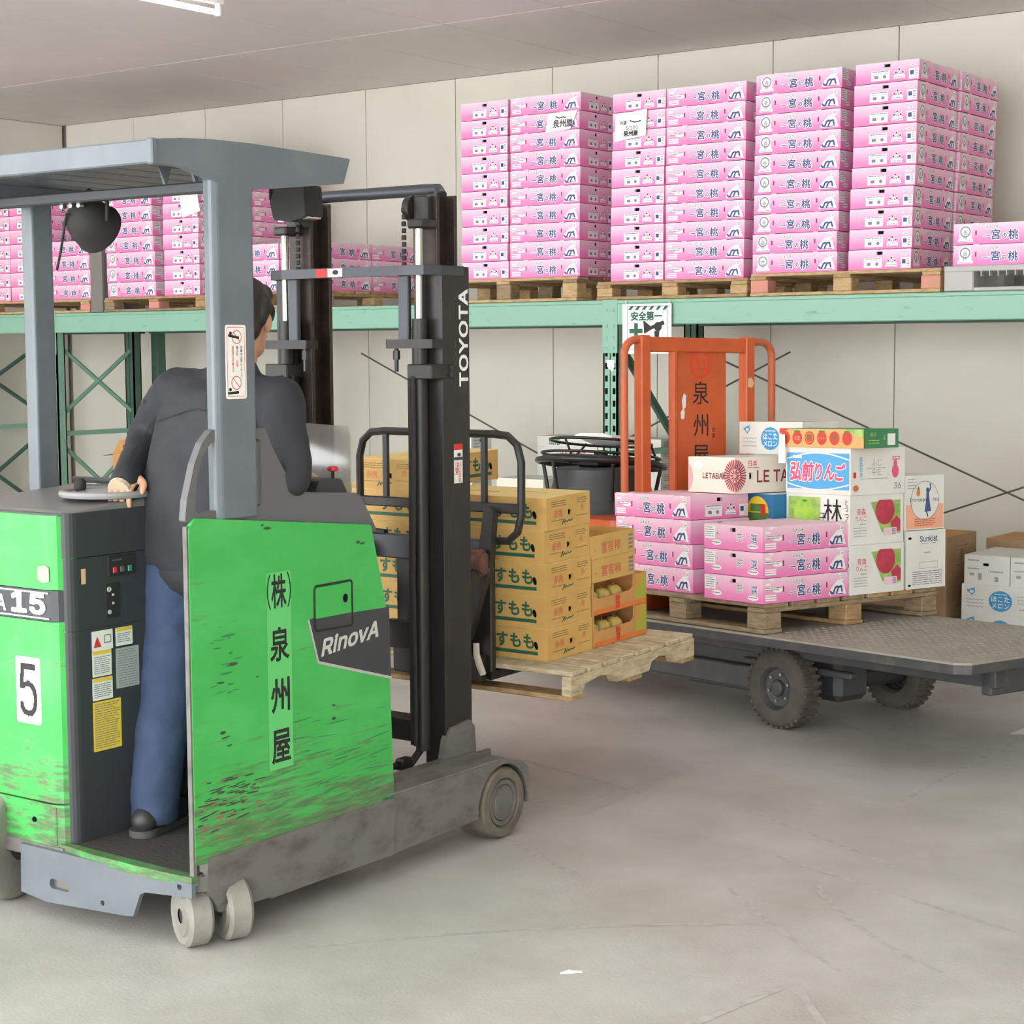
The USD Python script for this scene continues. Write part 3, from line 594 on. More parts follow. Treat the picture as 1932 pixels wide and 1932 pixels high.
edge = unary_union([LineString([(-0.945, 0.866), (-0.905, 0.738), (-0.574, 0.642)]).buffer(0.004)])
part(fk, 'badge_trim', flat(edge, (0.0, 0, 0), SX, SZ, 0.0012), 'label_silver')
t_ = text('RinovA', 0.052, font='sans', bold=2, px=60, slant=0.22); b = t_.bounds; t_ = affinity.scale(t_, 0.262 / (b[2] - b[0]), 0.054 / (b[3] - b[1]), origin=(0, 0)); b = t_.bounds
t_ = affinity.affine_transform(affinity.translate(t_, -0.893 - b[0], 0.757 - b[1]), [1, 0, 0.10, 1, 0, 0.083])
part(fk, 'badge_lettering', flat(t_, (0.0, 0, 0), SX, SZ, 0.0016), 'silver_letter', 'silver lettering on the badge')
fr = rpoly([(-0.922, 0.828), (-0.922, 0.966), (-0.748, 0.968), (-0.748, 0.825)], 0.014)
hatch = part(fk, 'hatch', flat(fr.difference(fr.buffer(-0.007)), (0.0, 0, 0), SX, SZ, 0.002), 'ink_dark', 'black outlined access hatch')
part(hatch, 'hatch_cover', ext(fr.buffer(-0.009).intersection(sbox(-1, 0.868, 0, 1.2)), 'yz', 0.0, 0.003), 'truck_green')
part(hatch, 'hatch_base', ext(fr.buffer(-0.009).intersection(sbox(-1, 0.5, 0, 0.868)), 'yz', 0.0, 0.003), 'dash_black')
part(hatch, 'finger_hole', flat(affinity.scale(Point(-0.784, 0.914).buffer(0.012), .9, 1.1), (0.003, 0, 0), SX, SZ, 0.0006), 'hole_dark')
# cowl over the side panel with an opening
cow = Polygon([(-1.414, 1.19), (-1.405, 1.25), (-1.375, 1.345), (-1.345, 1.40), (-1.31, 1.432), (-1.27, 1.44), (-1.10, 1.43), (-1.06, 1.36), (-1.00, 1.275), (-0.955, 1.245), (-0.91, 1.236), (-0.71, 1.222), (-0.685, 1.205), (-0.615, 1.10), (-0.66, 1.10), (-1.385, 1.19)])
cow = cow.buffer(-0.008).buffer(0.008).difference(Polygon([(-1.362, 1.225), (-1.355, 1.30), (-1.335, 1.355), (-1.305, 1.388), (-1.28, 1.395), (-1.13, 1.39), (-1.13, 1.225)]).buffer(0.012))
part(fk, 'side_cowl', ext(cow, 'yz', -0.036, -0.012), 'cowl_grey', 'moulded grey cowl with a hand opening')
part(fk, 'dashboard', hull([(v, u, z) for v in (-1.02, -0.055) for u, z in ((-0.90, 1.02), (-0.90, 1.18), (-0.68, 1.20), (-0.60, 1.08), (-0.60, 1.02))]), 'dash_black')
part(fk, 'lever_console', ext(rpoly([(-0.83, 1.19), (-0.80, 1.266), (-0.70, 1.262), (-0.655, 1.19)], 0.02), 'yz', -0.20, -0.08), 'dash_black', 'black hydraulic lever console')
kn = part(fk, 'lever', cyl((-0.12, -0.692, 1.255), (-0.12, -0.692, 1.283), 0.005, 8), 'rubber')
part(kn, 'red_knob', lathe([(0, 0), (0.010, 0.0), (0.017, 0.004), (0.017, 0.012), (0.012, 0.016), (0, 0.016)], (-0.12, -0.692, 1.281), (0, 0, 1), 20), 'red_plastic', smooth=40)
part(fk, 'clear_shield', ext(rpoly([(-0.42, 1.17), (-0.42, 1.40), (-0.40, 1.415), (-0.225, 1.408), (-0.215, 1.38), (-0.212, 1.17)], 0.01), 'xz', -0.503, -0.497), 'clear_shield', 'scratched clear plastic shield')
part(fk, 'shield_bracket', B(-0.43, -0.20, -0.62, -0.49, 1.06, 1.175, 0.006), 'dash_black')
# drive and steering cabinet
cab = Polygon([(-1.06, -0.90), (-0.525, -0.90), (-0.525, -1.35)] + [(-0.565 + 0.04 * math.cos(math.radians(a)), -1.35 - 0.04 * math.sin(math.radians(a))) for a in range(0, 91, 15)] + [(-1.06, -1.39)])
dc_ = part(fk, 'drive_cabinet', ext(cab, 'xy', 0.21, 1.02), 'dash_black', 'black inner side of the drive cabinet')
part(dc_, 'upper_cover', ext(cab.buffer(0.003), 'xy', 1.055, 1.185), 'dash_black')
part(dc_, 'switch_cover', ext(cab.buffer(0.002), 'xy', 0.845, 1.053), 'dash_black')
part(dc_, 'lower_cover', ext(cab.buffer(0.002), 'xy', 0.215, 0.841), 'dash_black')
strip = Polygon([(-1.06, -1.37), (-0.60, -1.37), (-0.56, -1.365), (-0.533, -1.345), (-0.528, -1.345), (-0.528, -1.362), (-0.55, -1.398), (-0.57, -1.409), (-0.60, -1.412), (-1.06, -1.412)])
part(fk, 'rear_cover', ext(strip, 'xy', 0.965, 1.18), 'truck_green', 'green upper rear cover')
part(fk, 'rear_cover', ext(strip, 'xy', 0.34, 0.872), 'truck_green', 'green rear cover with the number 5')
part(fk, 'rear_band', ext(strip, 'xy', 0.874, 0.963), 'dash_black', 'black model band')
part(fk, 'rear_base', cat(ext(strip, 'xy', 0.21, 0.335), B(-0.60, -0.57, -1.414, -1.38, 0.215, 0.33, 0.003)), 'truck_green', 'green cover under the rear cabinet')
part(fk, 'rear_base_bolt', lathe([(0, 0), (.008, 0), (.008, .004), (0, .005)], (-0.665, -1.412, 0.281), (0, -1, 0), 10), 'hole_dark')
RO = (0, -1.4125, 0)
part(fk, 'band_edge', flat(unary_union([sbox(-1.06, 0.953, -0.575, 0.958), sbox(-1.06, 0.879, -0.575, 0.884)]), RO, RX, SZ, 0.0006), 'label_silver')
b_ = text('15', 0.058, font='sans', bold=3, px=60, wide=1.25); bb = b_.bounds; b_ = affinity.translate(affinity.scale(b_, 0.152 / (bb[2] - bb[0]), 1, origin=(0, 0)), -0.742, 0.889)
a_ = text('RINOVA', 0.046, font='sans', bold=2, px=60); bb = a_.bounds; a_ = affinity.translate(a_, -0.765 - bb[2], 0.89)
part(fk, 'band_lettering', flat(unary_union([a_, b_]), RO, RX, SZ, 0.0008), 'ink_white', 'white model lettering', kind='stuff')
pl = part(fk, 'number_plate', ext(rpoly([(-0.728, 0.565), (-0.728, 0.762), (-0.62, 0.762), (-0.62, 0.565)], 0.008), 'xz', -1.4145, -1.412), 'label_white', 'white plate with a large 5')
five = ctext('5', 0.16, 0, 0, font='sans', px=60); bb = five.bounds; five = affinity.translate(affinity.scale(five, 0.075 / (bb[2] - bb[0]), 0.158 / (bb[3] - bb[1]), origin=(0, 0)), -0.673, 0.664)
part(pl, 'numeral', flat(five, (0, -1.4146, 0), RX, SZ, 0.0006), 'ink_dark')
part(fk, 'tape_patch', flat(rpoly([(-0.622, 0.995), (-0.62, 1.03), (-0.588, 1.036), (-0.57, 1.03), (-0.57, 0.99), (-0.60, 0.985)], 0.006), RO, RX, SZ, 0.0008), 'tape_tan', 'strip of tan tape')
part(fk, 'tape_patch', flat(sbox(-1.337, 0.977, -1.32, 1.022), (-0.522, 0, 0), SX, SZ, 0.0008), 'tape_tan', 'small tan tape mark')
IX = -0.5225
def lab(name, u0, u1, z0, z1, m, label=None, inks=()):
    p = part(fk, name, ext(rpoly([(u0, z0), (u0, z1), (u1, z1), (u1, z0)], 0.003), 'yz', IX, IX + 0.0008), m, label)
    for g, ink, nm in inks: part(p, nm, flat(g, (IX + 0.0008, 0, 0), SX, SZ, 0.0005), ink, kind='stuff')
lab('warning_label', -1.303, -1.223, 0.776, 0.834, 'label_white', 'white label with a red triangle', [(Polygon([(-1.297, 0.786), (-1.283, 0.818), (-1.267, 0.786)]), 'ink_red', 'triangle'), (rpoly([(-1.258, 0.795), (-1.258, 0.82), (-1.23, 0.82), (-1.23, 0.795)], .004).difference(sbox(-1.255, .798, -1.233, .817)), 'ink_grey', 'book_symbol')])
for u0, u1, z0, z1, s in ((-1.212, -1.146, 0.779, 0.834, 1), (-1.303, -1.23, 0.699, 0.776, 2), (-1.305, -1.228, 0.629, 0.695, 3)):
    lab('caution_label', u0, u1, z0, z1, 'label_white', None, [(sbox(u0 + .002, z1 - .012, u1 - .002, z1 - .001), 'label_yellow', 'yellow_band'), (lines(u0 + .006, z1 - .018, u1 - u0 - .012, int((z1 - z0 - .02) / .006), .006, .0022, s), 'ink_grey', 'small_print')])
lab('rating_plate', -1.213, -1.123, 0.652, 0.772, 'label_silver', 'grey rating plate', [(lines(-1.205, 0.765, .075, 15, .0075, .002, 4), 'ink_grey', 'small_print')])
lab('instruction_label', -1.305, -1.198, 0.478, 0.625, 'label_yellow', 'yellow instruction label', [(lines(-1.30, 0.618, .095, 20, .0068, .0022, 5), 'ink_grey', 'small_print')])
sp = part(fk, 'switch_panel', B(IX - 0.002, IX + 0.004, -1.236, -1.131, 0.989, 1.05, 0.002), 'rubber', 'black panel with coloured buttons')
for k, mm in enumerate(('red_plastic', 'cowl_grey', 'green_plastic')): part(sp, 'button', B(IX + 0.003, IX + 0.007, -1.220 + k * .029, -1.204 + k * .029, 0.998, 1.016, 0.002), mm)
part(sp, 'indicator_bar', B(IX + 0.0035, IX + 0.005, -1.222, -1.185, 1.034, 1.038), 'cowl_grey')
kp = part(fk, 'key_plate', ext(rpoly([(-1.247, 0.868), (-1.247, 0.97), (-1.197, 0.97), (-1.197, 0.868)], .006), 'yz', IX - 0.002, IX + 0.004), 'rubber', 'black key switch plate')
for z, rr_ in ((0.952, 0.008), (0.935, .004), (0.91, .004), (0.885, 0.007)): part(kp, 'key_socket', lathe([(0, 0), (rr_, 0), (rr_, .003), (rr_ * .7, .004), (0, .002)], (IX + 0.004, -1.236 if rr_ > .005 else -1.222, z), (1, 0, 0), 12), 'label_silver')
part(fk, 'cabinet_top', hull([(v, u, z) for v, u, z in ((-1.06, -1.40, 1.18), (-0.54, -1.40, 1.18), (-0.523, -0.88, 1.19), (-1.06, -0.88, 1.19), (-1.05, -1.36, 1.192), (-0.56, -1.36, 1.190), (-0.54, -0.90, 1.222), (-1.05, -0.90, 1.222))]), 'top_grey', 'dark grey dashboard over the drive cabinet')
part(fk, 'cabinet_rim', tube([(-1.05, -0.90, 1.235), (-0.60, -0.89, 1.238), (-0.55, -0.95, 1.226)], 0.01, 8), 'dash_black')
sw_ = part(fk, 'steering_wheel', cat(tube([(-0.66 + 0.135 * math.cos(a), -1.105 + 0.135 * math.sin(a), 1.222) for a in np.linspace(0, 2 * pi, 40, endpoint=False)], 0.011, 8, True), lathe([(0, 0.004), (0.128, 0.0), (0.128, 0.006), (0.06, 0.016), (0, 0.02)], (-0.66, -1.105, 1.216), (0, 0, 1), 32)), 'wheel_grey', 'round grey steering wheel', smooth=40)
part(sw_, 'spinner_knob', lathe([(0, 0), (.012, 0), (.018, .012), (.018, .03), (.012, .04), (0, .042)], (-0.72, -1.16, 1.225), (0, 0, 1), 14), 'rubber', smooth=50)
# overhead guard
part(fk, 'guard_post', ext(rpoly([(-0.052, -1.285), (-0.012, -1.30), (0.0, -1.28), (0.0, -1.141), (-0.052, -1.141)], 0.012), 'xy', 1.19, 2.12), 'truck_grey', 'grey guard post with a warning label')
part(fk, 'guard_post', ext(rpoly([(-1.12, -1.03), (-1.065, -1.03), (-1.065, -0.945), (-1.12, -0.945)], 0.01), 'xy', 1.02, 2.12), 'truck_grey')
ol = part(fk, 'warning_label', ext(rpoly([(-1.262, 1.516), (-1.262, 1.718), (-1.182, 1.718), (-1.182, 1.516)], 0.008), 'yz', 0.0, 0.0008), 'label_white', 'long white keep-out label on the post')
rd, bk = [], []
fr = rpoly([(-1.256, 1.522), (-1.256, 1.712), (-1.188, 1.712), (-1.188, 1.522)], 0.006); rd.append(fr.difference(fr.buffer(-.0012)))
for zc, uc in ((1.685, -1.218), (1.56, -1.222)):
    c = Point(uc, zc).buffer(.019); rd.append(c.difference(c.buffer(-.002))); rd.append(LineString([(uc - .012, zc + .012), (uc + .012, zc - .012)]).buffer(.001))
    bk += [Point(uc - .024, zc + .010 * (1 if zc > 1.6 else -1.8)).buffer(.005), LineString([(uc - .03, zc + (.004 if zc > 1.6 else -.028)), (uc + .006, zc - (.002 if zc > 1.6 else .026))]).buffer(.0035)]
tx = lambda s_, h_, u_, z_: affinity.translate(text(s_, h_, vertical=True, px=60, gap=1.05), u_, z_)
bk += [tx('停車中の車にステップ', .0085, -1.206, 1.652), tx('乗るな', .0085, -1.222, 1.652)]; rd += [tx('危険', .0085, -1.222, 1.612), tx('運転席以外乗るな', .0085, -1.238, 1.652)]
part(ol, 'red_print', flat(unary_union(rd), (0.0008, 0, 0), SX, SZ, 0.0005), 'ink_red', kind='stuff'); part(ol, 'black_print', flat(unary_union(bk), (0.0008, 0, 0), SX, SZ, 0.0007), 'ink_dark', kind='stuff')
sp_ = Polygon([(-1.507, 2.132), (-1.507, 2.193), (-1.412, 2.204), (-1.296, 2.211), (-1.154, 2.213), (-0.96, 2.210), (-0.734, 2.205), (-0.764, 2.131), (-1.137, 2.088), (-1.24, 2.083), (-1.309, 2.109), (-1.395, 2.130)])
for v0, v1 in ((-0.03, 0.001), (-1.125, -1.095)): part(fk, 'guard_side_plate', ext(sp_.buffer(-.004).buffer(.004), 'yz', v0, v1), 'truck_grey')
part(fk, 'guard_rear_beam', B(-1.125, -0.002, -1.513, -1.47, 2.132, 2.193, 0.004), 'truck_grey')
part(fk, 'guard_corner', B(-0.018, 0.004, -1.517, -1.495, 2.128, 2.196, 0.004), 'truck_grey')
part(fk, 'guard_front_beam', B(-1.10, -0.03, -0.80, -0.755, 2.185, 2.207, 0.004), 'truck_grey')
for k in range(8):
    v = -1.09 + k * 0.133; part(fk, 'roof_slat', B(v, v + 0.124, -1.48, -0.78, 2.165, 2.185, 0.004), 'truck_grey')
part(fk, 'guard_cross_bar', B(-1.10, -0.03, -1.20, -1.16, 2.085, 2.115, 0.004), 'dash_black')
for v in (-0.18, -0.30): part(fk, 'roof_bracket', hull([(v, -1.19, 2.11), (v + .012, -1.19, 2.11), (v, -1.17, 2.165), (v + .012, -1.17, 2.165), (v + .006, -1.215, 2.165)]), 'truck_grey')
def work_lamp(p, d, label):
    d = np.array(d, float); d /= np.linalg.norm(d); p = np.array(p, float)
    l = part(fk, 'work_lamp', lathe([(0, -0.072), (0.022, -0.070), (0.045, -0.058), (0.062, -0.036), (0.072, -0.006), (0.076, 0.03), (0.080, 0.04), (0.078, 0.050), (0.066, 0.046), (0, 0.040)], p, d, 26), 'rubber', label, smooth=45)
    part(l, 'lens', lathe([(0.063, 0.046), (0.05, 0.052), (0, 0.054)], p, d, 20), 'chrome', smooth=60)
    part(l, 'yoke', tube([p + (0, 0, 0.0) + np.array((-0.075, 0, 0)), p + np.array((-0.078, 0, 0.06)), p + np.array((0, 0, 0.095)), p + np.array((0.078, 0, 0.06)), p + np.array((0.075, 0, 0))], 0.007, 6), 'rubber')
    part(l, 'cable', tube([p - d * 0.05, p - d * 0.09 + np.array((-.02, 0, -.02)), p + np.array((-0.09, -0.04, -0.09)), p + np.array((-0.12, -0.03, -0.14))], 0.004, 6), 'rubber')
    part(l, 'bolt', cat(*[cyl(p + np.array((x, -0.06, 0.045)), p + np.array((x, -0.075, 0.045)), 0.008, 8) for x in (-.04, 0, .035)]), 'chrome')
    return l
work_lamp((-0.725, -1.09, 2.035), (-0.1, 0.9, -0.45), 'round black work lamp under the guard')
l2 = part(fk, 'work_lamp', cat(ext(rpoly([(-0.245, 2.035), (-0.26, 2.09), (-0.235, 2.135), (-0.125, 2.135), (-0.118, 2.04), (-0.18, 2.028)], 0.01), 'xz', -0.80, -0.72)), 'rubber', 'square black work lamp under the guard tip')
for x in (-0.255, -0.19, -0.14): part(l2, 'bracket', B(x, x + .016, -0.79, -0.76, 2.12, 2.19), 'rubber')
part(l2, 'clip', tube([(-0.28, -0.77, 2.10), (-0.29, -0.76, 2.13), (-0.25, -0.76, 2.15)], 0.008, 6), 'rubber')
part(l2, 'lens', ext(rpoly([(-0.235, 2.03), (-0.12, 2.036), (-0.12, 2.042), (-0.235, 2.037)], .001), 'xz', -0.79, -0.73), 'chrome')
# mast
def mir(m, s):
    if s > 0: return m
    m = m.copy(); v = m.vertices.copy(); v[:, 0] = -1.06 - v[:, 0]; m.vertices = v; m.invert(); return m
for s in (1, -1):
    P = lambda nm, m, k, lb=None, sm=False: part(fk, nm, mir(m, s), k, lb, smooth=sm)
    P('outer_rail', ext(rpoly([(-0.245, -0.092), (-0.16, -0.092), (-0.16, 0.056), (-0.245, 0.056), (-0.245, 0.038), (-0.178, 0.038), (-0.178, -0.074), (-0.245, -0.074)], .002), 'xy', 0.25, 1.922), 'mast_black', 'black outer mast rail')
    P('inner_rail', ext(rpoly([(-0.30, -0.066), (-0.20, -0.066), (-0.20, -0.05), (-0.242, -0.05), (-0.242, 0.03), (-0.20, 0.03), (-0.20, 0.046), (-0.30, 0.046), (-0.30, 0.03), (-0.258, 0.03), (-0.258, -0.05), (-0.30, -0.05)], .002), 'xy', 0.45, 2.16), 'rail_brown', 'raised inner mast rail')
    P('mast_foot', ext(rpoly([(-0.125, 0.245), (-0.10, 0.34), (-0.075, 0.375), (0.03, 0.388), (0.058, 0.36), (0.068, 0.245)], .012), 'yz', -0.175, -0.150), 'chassis_grey')
    P('lift_cylinder', cyl((-0.232, -0.122, 0.30), (-0.232, -0.122, 1.75), 0.026, 14), 'mast_black', None, 40)
    P('chrome_rod', cyl((-0.232, -0.122, 1.74), (-0.232, -0.122, 2.07), 0.0135, 14), 'chrome', 'chrome lift rod', 40)
    P('rod_head', cat(B(-0.262, -0.20, -0.15, -0.06, 2.045, 2.075, 0.006), B(-0.275, -0.215, -0.10, -0.04, 2.07, 2.155, 0.006)), 'mast_black')
    P('chain_pulley', cyl((-0.30, -0.085, 2.115), (-0.275, -0.085, 2.115), 0.042, 18), 'mast_black', None, 40)
    ch = [B(-0.302, -0.286, -0.128 + (0.002 if k % 2 else 0), -0.118, 2.10 - 0.0225 * k, 2.116 - 0.0225 * k, 0.002) for k in range(11)]
    ch += [B(-0.302, -0.286, -0.135 + .01, -0.12, 0, 0.012, .002)] if False else []
    P('lift_chain', cat(ch), 'rubber', 'linked lift chain')
    P('cylinder_plate', B(-0.305, -0.262, -0.145, -0.125, 1.675, 1.892, 0.003), 'steel_dark')
    P('bracket', ext(rpoly([(-0.355, -0.155), (-0.155, -0.155), (-0.155, -0.02), (-0.20, -0.02), (-0.25, -0.09), (-0.355, -0.09)], .01), 'xy', 1.652, 1.682), 'mast_black')
    P('bolt', cat(cyl((-0.325, -0.13, 1.575), (-0.325, -0.13, 1.652), 0.007, 8), cyl((-0.325, -0.13, 1.615), (-0.325, -0.13, 1.645), 0.012, 6)), 'steel_dark')
    P('cylinder_clamp', B(-0.262, -0.157, -0.155, -0.03, 1.55, 1.60, 0.004), 'mast_black')
    P('clamp_bolt', cat(cyl((-0.158, -0.055, 1.588), (-0.150, -0.055, 1.588), .008, 8), cyl((-0.158, -0.055, 1.565), (-0.150, -0.055, 1.565), .008, 8)), 'steel_dark')
    for k, (dv, du) in enumerate(((-0.255, -0.150), (-0.236, -0.158), (-0.262, -0.128))):
        P('hydraulic_hose', tube([(dv, du, z) for z in (0.32, 0.6)] + [(dv + 0.006 * math.sin(k + 2), du - .006, 0.9), (dv + .004, du, 1.25), (dv, du + .004, 1.56)], 0.0085, 8), 'rubber', None, 50)
tb = LineString([(-0.168, 0.02), (-0.172, -0.09), (-0.20, -0.142), (-0.26, -0.158), (-0.80, -0.158), (-0.86, -0.142), (-0.888, -0.09), (-0.892, 0.02)]).buffer(0.014, cap_style=2)
part(fk, 'mast_tie_bar', ext(tb, 'xy', 1.892, 1.924), 'steel_dark', 'curved tie bar across the mast')
part(fk, 'tie_label', cat(flat(sbox(-0.640, 1.894, -0.588, 1.922), (0, -0.1725, 0), RX, SZ, .0008)), 'ink_red', 'small red label'); part(fk, 'tie_label', flat(sbox(-0.588, 1.894, -0.522, 1.922), (0, -0.1725, 0), RX, SZ, .0008), 'label_white', 'small white label')
part(fk, 'tie_label_mark', flat(affinity.scale(Point(-0.552, 1.909).buffer(.01), 1.3, .8), (0, -0.1725, 0), RX, SZ, .0014), 'ink_dark')
part(fk, 'mast_top_bar', tube([(-0.24, 0.01, 2.16), (-0.26, 0.02, 2.182), (-0.32, 0.03, 2.185), (-0.74, 0.03, 2.185), (-0.80, 0.02, 2.182), (-0.82, 0.01, 2.16)], 0.021, 10), 'steel_dark', 'round bar joining the inner mast tops', smooth=40)
part(fk, 'mast_lower_bar', B(-0.89, -0.17, -0.05, 0.03, 0.30, 0.38, 0.006), 'mast_black')
br = text('TOYOTA', 0.050, font='sans', bold=2, px=60); bb = br.bounds; br = affinity.scale(br, 0.325 / (bb[2] - bb[0]), 0.052 / (bb[3] - bb[1]), origin=(0, 0)); br = affinity.rotate(br, 90, origin=(0, 0)); bb = br.bounds
part(fk, 'brand_lettering', flat(affinity.translate(br, 0.048 - bb[2], 1.524 - bb[1]), (-0.16, 0, 0), SX, SZ, 0.0008), 'ink_white', 'white maker lettering running up the mast', kind='stuff')
ml = part(fk, 'mast_label', flat(sbox(-0.036, 1.20, 0.012, 1.332), (-0.16, 0, 0), SX, SZ, 0.0008), 'label_white', 'white label with a red top')
part(ml, 'red_top', flat(sbox(-0.036, 1.312, 0.012, 1.332), (-0.16, 0, 0), SX, SZ, 0.0014), 'ink_red'); part(ml, 'label_print', flat(unary_union([affinity.scale(Point(-0.008, 1.296).buffer(.01), 1, .6), sbox(-.046, 1.278, .018, 1.288)]), (-0.16, 0, 0), SX, SZ, 0.0016), 'steel_dark')
part(ml, 'label_lettering', flat(unary_union([tx('はさまれ', .017, -.012, 1.256), tx('注意', .02, -.03, 1.25)]), (-0.16, 0, 0), SX, SZ, .0016), 'ink_red', kind='stuff')
# reach carriage, forks, load backrest
part(fk, 'carriage_bar', B(-0.90, -0.30, 0.335, 0.375, 0.875, 0.965, 0.005), 'steel_dark'); part(fk, 'carriage_bar', B(-0.74, -0.33, 0.335, 0.375, 0.45, 0.545, 0.005), 'mast_black'); part(fk, 'carriage_plate', B(-0.74, -0.40, 0.30, 0.335, 0.545, 0.65, 0.005), 'mast_black')
for v in (-0.70, -0.36): part(fk, 'fork', cat(B(v - 0.05, v + 0.05, 0.375, 0.405, 0.455, 0.95, 0.004), hull([(v - .05, .375, .452), (v + .05, .375, .452), (v - .05, .375, .482), (v + .05, .375, .482), (v - .045, 1.25, .470), (v + .045, 1.25, .470), (v - .045, 1.25, .480), (v + .045, 1.25, .480)])), 'mast_black', 'steel fork under the pallet')
def mir2(m, s):
    return m if s > 0 else mir(m, s).apply_translation((-0.13, 0, 0))
for s in (1, -1):
    part(fk, 'carriage_arm', mir2(ext(Polygon([(-0.285, 1.09), (-0.245, 1.075), (-0.262, 0.88), (-0.32, 0.72), (-0.36, 0.60), (-0.395, 0.60), (-0.385, 0.83), (-0.31, 0.93)]), 'xz', 0.30, 0.333), s), 'mast_black')
    part(fk, 'hinge', mir2(cat(cyl((-0.345, 0.28, 0.89), (-0.265, 0.28, 0.89), 0.038, 14), B(-0.335, -0.275, 0.26, 0.34, 0.84, 0.94, .008)), s), 'rust', 'rusty carriage hinge')
    part(fk, 'reach_link', mir2(hull([(-0.31, 0.05, 0.60), (-0.28, 0.05, 0.60), (-0.31, 0.05, 0.68), (-0.28, 0.05, 0.68), (-0.31, 0.30, 0.86), (-0.28, 0.30, 0.86), (-0.31, 0.30, 0.92), (-0.28, 0.30, 0.92)]), s), 'mast_black')
U = 0.352
part(fk, 'backrest_frame', tube([(-0.28, U, 0.965), (-0.215, U, 0.968), (-0.175, U, 1.0), (-0.158, U, 1.06), (-0.157, U, 1.25), (-0.175, U, 1.31), (-0.215, U, 1.342), (-0.28, U, 1.347), (-0.78, U, 1.347), (-0.845, U, 1.342), (-0.885, U, 1.31), (-0.903, U, 1.25), (-0.902, U, 1.06), (-0.885, U, 1.0), (-0.845, U, 0.968), (-0.78, U, 0.965)], 0.0145, 8), 'mast_black', 'rounded black load backrest frame', smooth=40)
part(fk, 'backrest_rail', B(-0.90, -0.16, U - 0.012, U + 0.012, 1.066, 1.102, 0.004), 'mast_black')
for v in (-0.775, -0.585, -0.475, -0.32): part(fk, 'backrest_bar', B(v - 0.010, v + 0.010, U - 0.008, U + 0.008, 1.09, 1.345), 'mast_black')
part(fk, 'hose_elbow', tube([(-0.30, -0.30, 0.30), (-0.27, -0.25, 0.262), (-0.25, -0.17, 0.258), (-0.245, -0.12, 0.30), (-0.25, -0.10, 0.36)], 0.013, 8), 'rubber', smooth=50)
part(fk, 'hose_union', B(-0.275, -0.235, -0.23, -0.17, 0.245, 0.285, 0.008), 'mast_black')
# rear caster and drive wheel
ax = np.array((0.42, 0.906, 0)); ax /= np.linalg.norm(ax); cc = np.array((-0.055, -1.30, 0.088))
cs = part(fk, 'caster_fork', cat(cyl(cc - ax * 0.09, cc + ax * 0.09, 0.014, 10), B(-0.09, 0.0, -1.33, -1.25, 0.15, 0.19, 0.006), cyl(cc + (0, 0, 0), cc + np.array((0, 0, 0.09)), 0.025, 12)), 'steel_dark')
for s in (-1, 1):
    pc = cc + ax * s * 0.058; w = part(fk, 'caster_wheel', lathe([(0.02, -0.036), (0.055, -0.036), (0.06, -0.030), (0.078, -0.036), (0.088, -0.026), (0.088, 0.026), (0.078, 0.036), (0.06, 0.030), (0.055, 0.036), (0.02, 0.036)], pc, ax, 32), 'caster_pale', 'pale rubber caster wheel', smooth=35)
    part(w, 'hub', lathe([(0, -0.03), (0.04, -0.03), (0.04, -0.022), (0.05, -0.022), (0.05, 0.022), (0.04, 0.022), (0.04, 0.03), (0, 0.03)], pc, ax, 20), 'hub_grey')
dw = part(fk, 'drive_wheel', lathe([(0.05, -0.05), (0.15, -0.05), (0.165, -0.04), (0.17, -0.03), (0.17, 0.03), (0.165, 0.04), (0.15, 0.05), (0.05, 0.05)], (-0.86, -1.36, 0.17), (1, 0.25, 0), 36), 'caster_pale', 'pale rubber drive wheel', smooth=35)
part(dw, 'hub', lathe([(0, -0.045), (0.09, -0.045), (0.09, 0.045), (0, 0.045)], (-0.86, -1.36, 0.17), (1, 0.25, 0), 24), 'hub_grey')
# rope hanging on the carriage
rp_ = thing('rope', 'short white rope end hanging from the fork carriage', 'rope', TM)
part(rp_, 'strand', tube([(-0.315, 0.29, 0.60), (-0.31, 0.285, 0.56), (-0.30, 0.29, 0.52), (-0.292, 0.30, 0.487)], [.011, .012, .013, .012], 10), 'rope_white', smooth=50)

# ------------------------------------------------------------------ pallet and fruit cartons on the forks (tilted back a little)
tl = rotax((1, 0, 0), 1.6); piv = np.array((0, 0.42, 0.41))
LM = TM @ mat4(None, piv) @ mat4(tl) @ mat4(None, -piv)
def LMt(x, y, z, R=None): return LM @ mat4(R, (x, y, z))
lp = thing('wooden_pallet', 'weathered notched wooden pallet carried on the forks', 'pallet', LMt(-1.2, 0.40, 0.405))
st = Polygon([(0, 0.018), (0.07, 0.018)] + [(0.09, 0.05), (0.19, 0.062), (0.28, 0.05), (0.30, 0.018), (0.53, 0.018), (0.55, 0.05), (0.60, 0.062), (0.70, 0.05), (0.72, 0.018), (0.87, 0.018), (0.87, 0.088), (0, 0.088)])
for x in (0.0, 0.59, 1.185): part(lp, 'stringer', ext(st, 'yz', x, x + 0.036), 'wood_grey')
part(lp, 'stringer_end', hull([(1.182, -0.004, 0.02), (1.224, -0.006, 0.03), (1.184, 0.0, 0.088), (1.222, 0.0, 0.082), (1.182, 0.05, 0.02), (1.224, 0.06, 0.03), (1.182, 0.05, 0.09), (1.222, 0.06, 0.088)]), 'wood_grey', 'splintered stringer end')
for k in range(8):
    y = 0.005 + k * 0.11; part(lp, 'deck_board', B(0, 1.221, y, y + 0.088, 0.088, 0.106, 0.003), 'wood_grey')
for y in (0.0, 0.39, 0.78): part(lp, 'bottom_board', B(0, 1.221, y, y + 0.09, 0.0, 0.018, 0.003), 'wood_0')
